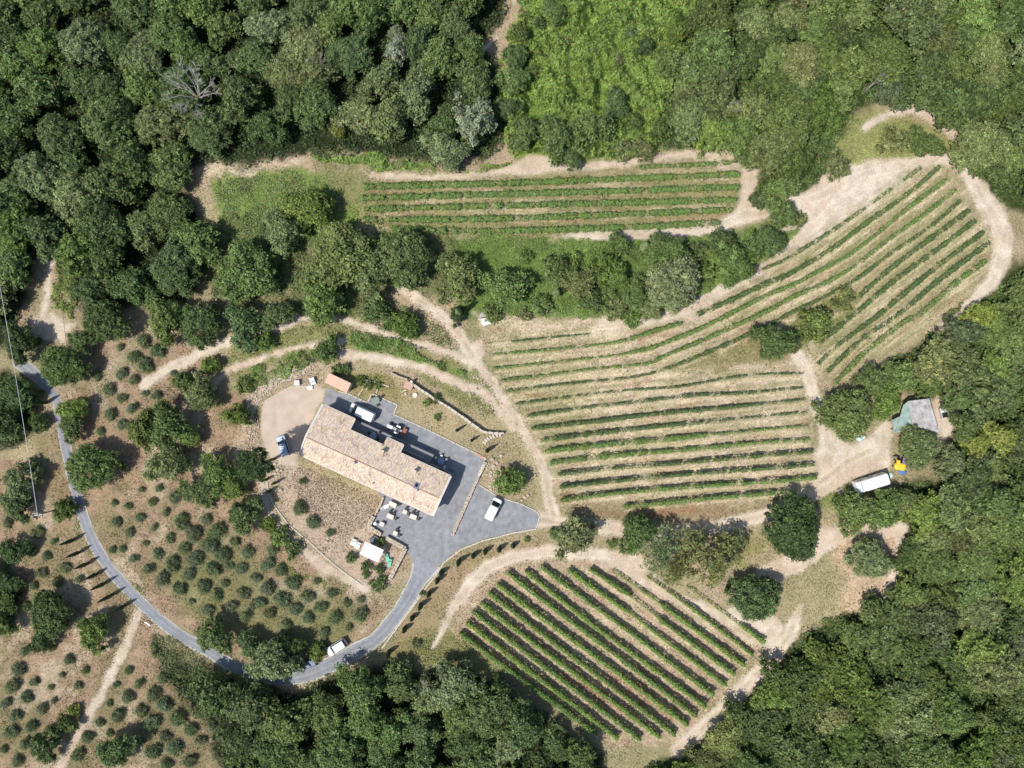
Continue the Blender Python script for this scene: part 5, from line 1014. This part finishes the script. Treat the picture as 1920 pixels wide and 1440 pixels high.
# woods
WOOD = {'upper_left': ('oak', 54, 'the tall upper left woods'), 'upper_right': ('low', 56, 'the flat upper right woods'), 'right': ('low', 55, 'the right hand woods'), 'lower': ('oak', 53, 'the lower woods'), 'left_edge': ('oak', 52, 'the left edge woods'), 'lower_left_edge': ('oak', 50, 'the dark lower left edge')}
placed = [(t_[0], t_[1], t_[2]) for t_ in SINGLE if t_[2] > 13 and t_[5]]; nw = 0
for key, poly in FOREST.items():
    kind, spc, nm = WOOD[key]; xs = [p[0] for p in poly]; ys = [p[1] for p in poly]; mine = []; fails = 0
    while fails < 900:
        x = R.uniform(min(xs), max(xs)); y = R.uniform(min(ys), max(ys))
        if not inpoly(x, y, poly) or x < -45 or x > 1965 or y < -45 or y > 1485: fails += .2; continue
        r = spc*R.choice([.55, .62, .7, .78, .9])
        if any(math.hypot(x-a, y-b) < (r+c)*(.7 if kind == 'oak' else .63) for a, b, c in mine) or any(math.hypot(x-a, y-b) < (r+c)*.62 for a, b, c in placed): fails += 1; continue
        n_in = sum(inpoly(x+r*1.02*math.cos(a), y+r*1.02*math.sin(a), poly) for a in (0, .785, 1.57, 2.36, 3.14, 3.93, 4.71, 5.5))
        if n_in < 7: fails += 1; continue
        mine.append((x, y, r))
    pass_n = 0
    for x, y, r in mine:
        q = R.random()
        if key in ('upper_left', 'lower', 'left_edge', 'lower_left_edge'): cl, cn = (DK, 'dark green') if q < .5 else ((MD, 'mid green') if q < .82 else ((GY, 'grey green') if q < .95 else (BR, 'bright green')))
        else: cl, cn = (MD, 'mid green') if q < .55 else ((BR, 'bright green') if q < .68 else ((GY, 'grey green') if q < .76 else (OLV, 'olive green')))
        kd = kind if (kind == 'oak' or R.random() < .5) else 'oak'
        if kd == 'oak' and r > 42: kd = 'big'
        tree(x, y, r*1.12, kd, cl, '%s %s tree packed among others in %s' % ('broad' if r > 38 else 'smaller', cn, nm), '%s %s trees in %s' % ('broad' if r > 38 else 'smaller', cn, nm), R.uniform(.62, .98) if kind == 'low' and kd != 'low' else R.uniform(.8, 1.2))
        nw += 1
print('WOOD TREES', nw)

# ------------------------------------------------------------------ low vegetation
def ground_cover(name, label, areas, lsize, kindcol, seed, up=.8):
    rng = np.random.RandomState(seed); rr = random.Random(seed); VV = []; CC = []
    for poly, dens, hmax, c in areas:
        pts = [G(*p) for p in poly]; n_ = len(pts); A = abs(sum(pts[i][0]*pts[(i+1) % n_][1]-pts[(i+1) % n_][0]*pts[i][1] for i in range(n_)))/2
        P2 = np.array(pts); n = int(A*dens*1.6); x0, y0 = P2.min(0); x1, y1 = P2.max(0)
        bb = (x1-x0)*(y1-y0); m = int(n*bb/max(A, 1)); x = x0+(x1-x0)*rng.rand(m); y = y0+(y1-y0)*rng.rand(m); ins = np.zeros(m, bool)
        jx = x+(fbm(x, y, 3, 8)-.5)*5; jy = y+(fbm(x, y, 3, 18)-.5)*5
        for i in range(n_):
            ax, ay = pts[i]; bx, by = pts[(i+1) % n_]; ins ^= ((ay > jy) != (by > jy)) & (jx < (bx-ax)*(jy-ay)/((by-ay) if by != ay else 1e-9)+ax)
        hh = fbm(x, y, 2.6, seed+5, 3); keep = ins & (rng.rand(m) < np.clip(.25+1.6*(hh-.2), 0, 1)/1.0)
        # keep the paved and bare places clear
        ix = np.clip(((x+101)/.25).astype(int), 0, 807)+off_x; iy = np.clip(((y+77)/.25).astype(int), 0, 615)+off_y
        keep &= BARE[iy, ix] < .35
        x, y, hh = x[keep], y[keep], hh[keep]; N_ = len(x)
        z = hz(x, y)+hmax*np.clip((hh-.28)*2.0, .05, 1)*(.35+.65*rng.rand(N_))
        eps = .3; gx = (fbm(x+eps, y, 2.6, seed+5, 3)-hh)/eps*hmax*2; gy_ = (fbm(x, y+eps, 2.6, seed+5, 3)-hh)/eps*hmax*2
        nr = np.stack([-gx, -gy_, np.full(N_, up)], 1)+rng.normal(size=(N_, 3))*.38
        VV.append(leaves(np.stack([x, y, z], 1), nr, lsize, rng)); CC.append(leafcols(N_, rng, .12)*np.array(c)*(.5+.75*fbm(x, y, 1.1, seed+9, 2)+.3*fbm(x, y, 7, seed+19, 2))[:, None]*np.array([1, 1, 1]))
    me = quad_mesh(name, np.vstack(VV), np.vstack(CC), M_STUFF); tag(link(name, me), label, kind='stuff')
off_x = int(np.searchsorted(AX, -101-1e-6)); off_y = int(np.searchsorted(AY, -77-1e-6))
hardm = np.maximum(poly_mask(X, Y, COURT, .2, 0), gy)
for i_ in range(len(ROAD)-1): pass
hardm = np.maximum(hardm, line_mask(X, Y, [(a, b, c*1.1) for a, b, c in ROAD], 20, .2, 0)); hardm = np.maximum(hardm, poly_mask(X, Y, [(600,757),(556,852),(812,974),(851,890),(700,790)], .2, 0))
BARE = np.maximum(hardm, dirt)
ground_cover('brambles', 'bright green brambles and creepers covering the upper clearing', [
  ([(985,-60),(1330,-60),(1300,60),(1260,130),(1235,290),(1200,300),(1110,300),(960,295),(935,200),(925,130),(945,90),(955,40)], 70, 3.0, BRU), ([(410,335),(560,320),(650,360),(620,440),(440,455),(410,400)], 30, .5, S(138, 150, 96)),
  ([(590,285),(720,295),(850,315),(960,305),(955,325),(820,325),(700,322),(620,305)], 60, 1.7, S(136, 162, 84)), ([(100,470),(160,540),(150,600),(110,590),(95,560),(110,500)], 40, 1.0, BR)], .3, None, 3)
ground_cover('meadow_grass', 'rough green meadow on the bank between the vineyards', [
  ([(850,447),(1180,452),(1340,445),(1480,400),(1500,440),(1330,560),(1200,603),(1100,595),(960,590),(890,560),(980,500)], 40, .45, S(132, 154, 84)), ([(1050,500),(1180,460),(1330,470),(1350,540),(1240,590),(1130,600)], 34, 1.3, MD),
  ([(1560,225),(1640,215),(1700,230),(1790,262),(1790,290),(1640,298),(1590,325),(1560,340)], 26, .6, S(158, 166, 104)), ([(1240,690),(1400,640),(1500,590),(1590,545),(1600,575),(1510,660),(1420,690),(1300,702)], 20, .5, S(152, 154, 102)),
  ([(1500,380),(1560,370),(1550,390),(1500,410)], 30, .5, MD), ([(1545,900),(1600,895),(1605,925),(1560,945),(1490,960)], 24, .3, S(134, 152, 84)), ([(1470,1065),(1540,1050),(1580,1120),(1500,1165),(1460,1130)], 8, .2, S(152, 150, 104))], .24, None, 13)
ground_cover('scrub', 'dark green scrub on the terrace banks above the farmhouse', [
  ([(640,630),(700,622),(760,645),(800,670),(840,685),(880,710),(880,720),(800,690),(740,672),(660,655)], 64, 1.6, S(130, 158, 86)), ([(470,690),(540,672),(590,660),(620,668),(560,690),(500,708),(470,735)], 62, 1.5, S(132, 158, 86)),
  ([(500,620),(640,612),(700,635),(640,645),(560,630),(500,640)], 22, .5, S(144, 150, 100)), ([(300,735),(330,700),(400,700),(430,745),(400,760)], 20, .5, S(150, 148, 104)), ([(790,690),(860,715),(940,790),(900,780),(840,730)], 14, .4, S(158, 154, 112)),
  ([(560,560),(700,560),(800,600),(850,650),(820,655),(700,615),(600,592),(540,600)], 30, .8, S(122, 138, 84)), ([(540,1050),(640,1110),(630,1118),(530,1060)], 30, .4, BR), ([(275,1180),(330,1195),(420,1260),(470,1280),(420,1290),(300,1240)], 34, 1.2, S(124, 134, 90)),
  ([(200,1045),(240,1095),(300,1150),(360,1195),(355,1205),(290,1160),(225,1105),(192,1055)], 26, .35, S(144, 154, 96)), ([(790,1200),(890,1190),(960,1290),(880,1265),(760,1245)], 26, .5, S(142, 148, 96)), ([(130,930),(150,1000),(140,1020),(115,960)], 24, .4, S(150, 154, 98)),
  ([(660,700),(690,705),(720,718),(715,735),(680,725),(655,712)], 26, .5, S(136, 154, 88))], .24, None, 23)
ground_cover('undergrowth', 'dark undergrowth between the woodland trees', [(p_, 9 if 'right' not in k_ else 20, 1.2, (S(84, 100, 60) if 'right' not in k_ else S(98, 116, 66))) for k_, p_ in FOREST.items()]+
  [([(385,430),(540,380),(640,420),(860,440),(860,560),(700,545),(600,600),(400,580)], 12, .6, S(116, 130, 80))], .42, None, 33)
ring = lambda x0, y0, x1, y1: [(960+x0*10, 720-y0*10), (960+x1*10, 720-y0*10), (960+x1*10, 720-y1*10), (960+x0*10, 720-y1*10)]
BARE_ = BARE; BARE = BARE*0
ground_cover('outer_wood', 'mass of woodland continuing beyond the photographed ground', [(ring(-125, 77, 125, 98), 7, 7, S(112, 130, 80)), (ring(101, -95, 125, 77), 7, 6, S(112, 130, 80)), (ring(-125, -95, 101, -78), 7, 5, S(112, 130, 80)), (ring(-125, -78, -103, 77), 7, 5, S(112, 130, 80))], .75, None, 43)
BARE = BARE_
GW = [(-30,-30),(1950,-30),(1950,1470),(-30,1470)]
def tufts(name, label, n, size, seed):
    rng = np.random.RandomState(seed); x = -96+192*rng.rand(n); y = -72+144*rng.rand(n)
    ix = ((x+101)/.25).astype(int)+off_x; iy = ((y+77)/.25).astype(int)+off_y; dn = fbm(x, y, 3.5, seed, 3)
    k = (hardm[iy, ix] < .05) & (rng.rand(n) < np.clip((dn-.3)*2.4, .05, 1)) & (dirt[iy, ix] < .6)
    x, y, ix, iy, dn = x[k], y[k], ix[k], iy[k], dn[k]; base = col[iy, ix]; N_ = len(x); t = (.45+.9*rng.rand(N_))[:, None]
    g_ = (rng.rand(N_) < .45)[:, None]; c = np.where(g_, base*.4+np.array(S(126, 132, 84))*.6, base*1.2)*t
    V = leaves(np.stack([x, y, hz(x, y)+.06+.1*rng.rand(N_)], 1), rng.normal(size=(N_, 3))*.6+np.array([0, 0, .9]), size, rng)
    tag(link(name, quad_mesh(name, V, c, M_STUFF)), label, kind='stuff')
tufts('dry_grass', 'short dry grass tufts and weeds over the open ground', 420000, .22, 5)
# stubble of the lawn
rng = np.random.RandomState(4); pts = np.array([G(*q) for q in scatter([(560,872),(716,936),(690,985),(640,1010),(570,965),(545,900)], 2600)])
V = leaves(np.stack([pts[:, 0], pts[:, 1], np.full(len(pts), .09)+.05*rng.rand(len(pts))], 1), rng.normal(size=(len(pts), 3))*.5+np.array([0, 0, .8]), .26, rng)
t = rng.rand(len(pts))[:, None]; tag(link('stubble', quad_mesh('stubble', V, np.array(S(140, 116, 98))*t+np.array(S(216, 196, 170))*(1-t), M_STUFF)), 'brown clumpy stubble on the lawn below the farmhouse', kind='stuff')

# ------------------------------------------------------------------ vines
FN = {'upper': 'the level upper vineyard', 'middle': 'the large middle vineyard', 'right': 'the sloping right vineyard', 'lower': 'the lower vineyard'}
post_me = MB().tube((0, 0, -.2), (0, 0, 1.75), .05, .045, 6).mesh('end_post', M_WOODD)
for key, rows in VINES.items():
    for i, (pts, h_, w_, d_, c_) in enumerate(rows):
        w_ *= {'middle': .76, 'right': .95, 'upper': .95, 'lower': 1}[key]; h_ *= {'middle': 1.0, 'right': .9, 'upper': 1, 'lower': 1}[key]
        rng = np.random.RandomState(i*31+len(key)); P3 = [np.array((*P(q[0], q[1], h_*.6).xy, q[2] if len(q) > 2 else 1)) for q in pts]
        if key == 'lower':
            W = P3
        else: W = smooth_line(P3, .5)
        W = np.array(W); VG_ = W[:, 2]; W = W[:, :2]; sg_ = np.hypot(*(W[1:]-W[:-1]).T); cum = np.concatenate([[0], np.cumsum(sg_)]); Lt = cum[-1]; n = int(Lt*d_*1.75)
        s = rng.rand(n)*Lt; vg = fbm(s, s*0+i*3.1, 1.1, 40+i, 2); vl = fbm(s, s*0+i*7.7, 9, 60+i, 2); vi = np.interp(s, cum, VG_); s = s[rng.rand(n) < np.clip((vg-.22)*2.9, .12 if key != 'lower' else .85, 1)*np.clip((vl-.05)*2.6, .35 if key != 'lower' else .9, 1)*np.clip(vi, .05, 1.3)]
        n = len(s); j = np.clip(np.searchsorted(cum, s)-1, 0, len(W)-2); t = ((s-cum[j])/sg_[j])[:, None]; p = W[j]*(1-t)+W[j+1]*t; dr = (W[j+1]-W[j])/sg_[j][:, None]; nn = np.stack([-dr[:, 1], dr[:, 0]], 1)
        a = rng.rand(n)*math.pi*1.3-.15*math.pi; bul = .45+1.0*fbm(s, s*0+i, .7, 90+i, 2); rr = (.6+.5*rng.rand(n))*bul
        vi = np.interp(s, cum, VG_); offs = np.cos(a)*w_*rr*(.35+.65*vi); z = (h_*.55+np.sin(a)*h_*.45*rr)*(.6+.4*vi); xy = p+nn*offs[:, None]+dr*(rng.rand(n)[:, None]-.5)*.2
        nr = np.stack([nn[:, 0]*np.cos(a), nn[:, 1]*np.cos(a), np.sin(a)+.3], 1)+rng.normal(size=(n, 3))*.4
        sh_ = rng.rand(n) < .06; offs = np.where(sh_, offs*1.7, offs); z = np.where(sh_, z*1.12, z); xy = p+nn*offs[:, None]+dr*(rng.rand(n)[:, None]-.5)*.2; base = np.array([W[0][0], W[0][1], gz(*W[0])]); q = np.stack([xy[:, 0], xy[:, 1], hz(xy[:, 0], xy[:, 1])+z], 1)-base
        cols = leafcols(n, rng, .12, .6, 1.5)*np.array(S(*c_))*(.7+.6*vl[:0].sum() if False else 1)
        ro = empty('vine_row', base, 0, '%s vine row from the %s of %s' % (ordn[i], 'top' if key != 'lower' else 'lower left', FN[key]) if i < len(ordn) else 'vine row of %s' % FN[key], 'vine row', 'vine rows of '+FN[key])
        ns = max(2, int(Lt/1.4)); tb_ = MB()
        for k in range(ns):
            s_ = (k+.5)/ns*Lt; jj = min(int(np.searchsorted(cum, s_))-1, len(W)-2); tt = (s_-cum[jj])/sg_[jj]; pp = W[jj]*(1-tt)+W[jj+1]*tt; g = gz(*pp); tb_.tube((pp[0]-base[0], pp[1]-base[1], g-base[2]-.1), (pp[0]-base[0], pp[1]-base[1], g-base[2]+h_*.55), .035, .03, 5)
        link('foliage', quad_mesh('foliage', leaves(q, nr, .27, rng, .85), cols, M_STUFF, (tb_.v, tb_.f, (.10, .075, .055))), ro)
        for e in (0, -1):
            pp = W[e]; pl_ = link('end_post', post_me, ro, (pp[0]-base[0], pp[1]-base[1], gz(*pp)-base[2])); pl_.scale = (1, 1, h_/1.6)
print('OBJECTS', len(bpy.data.objects), 'R', {k: len(v) for k, v in VINES.items()})
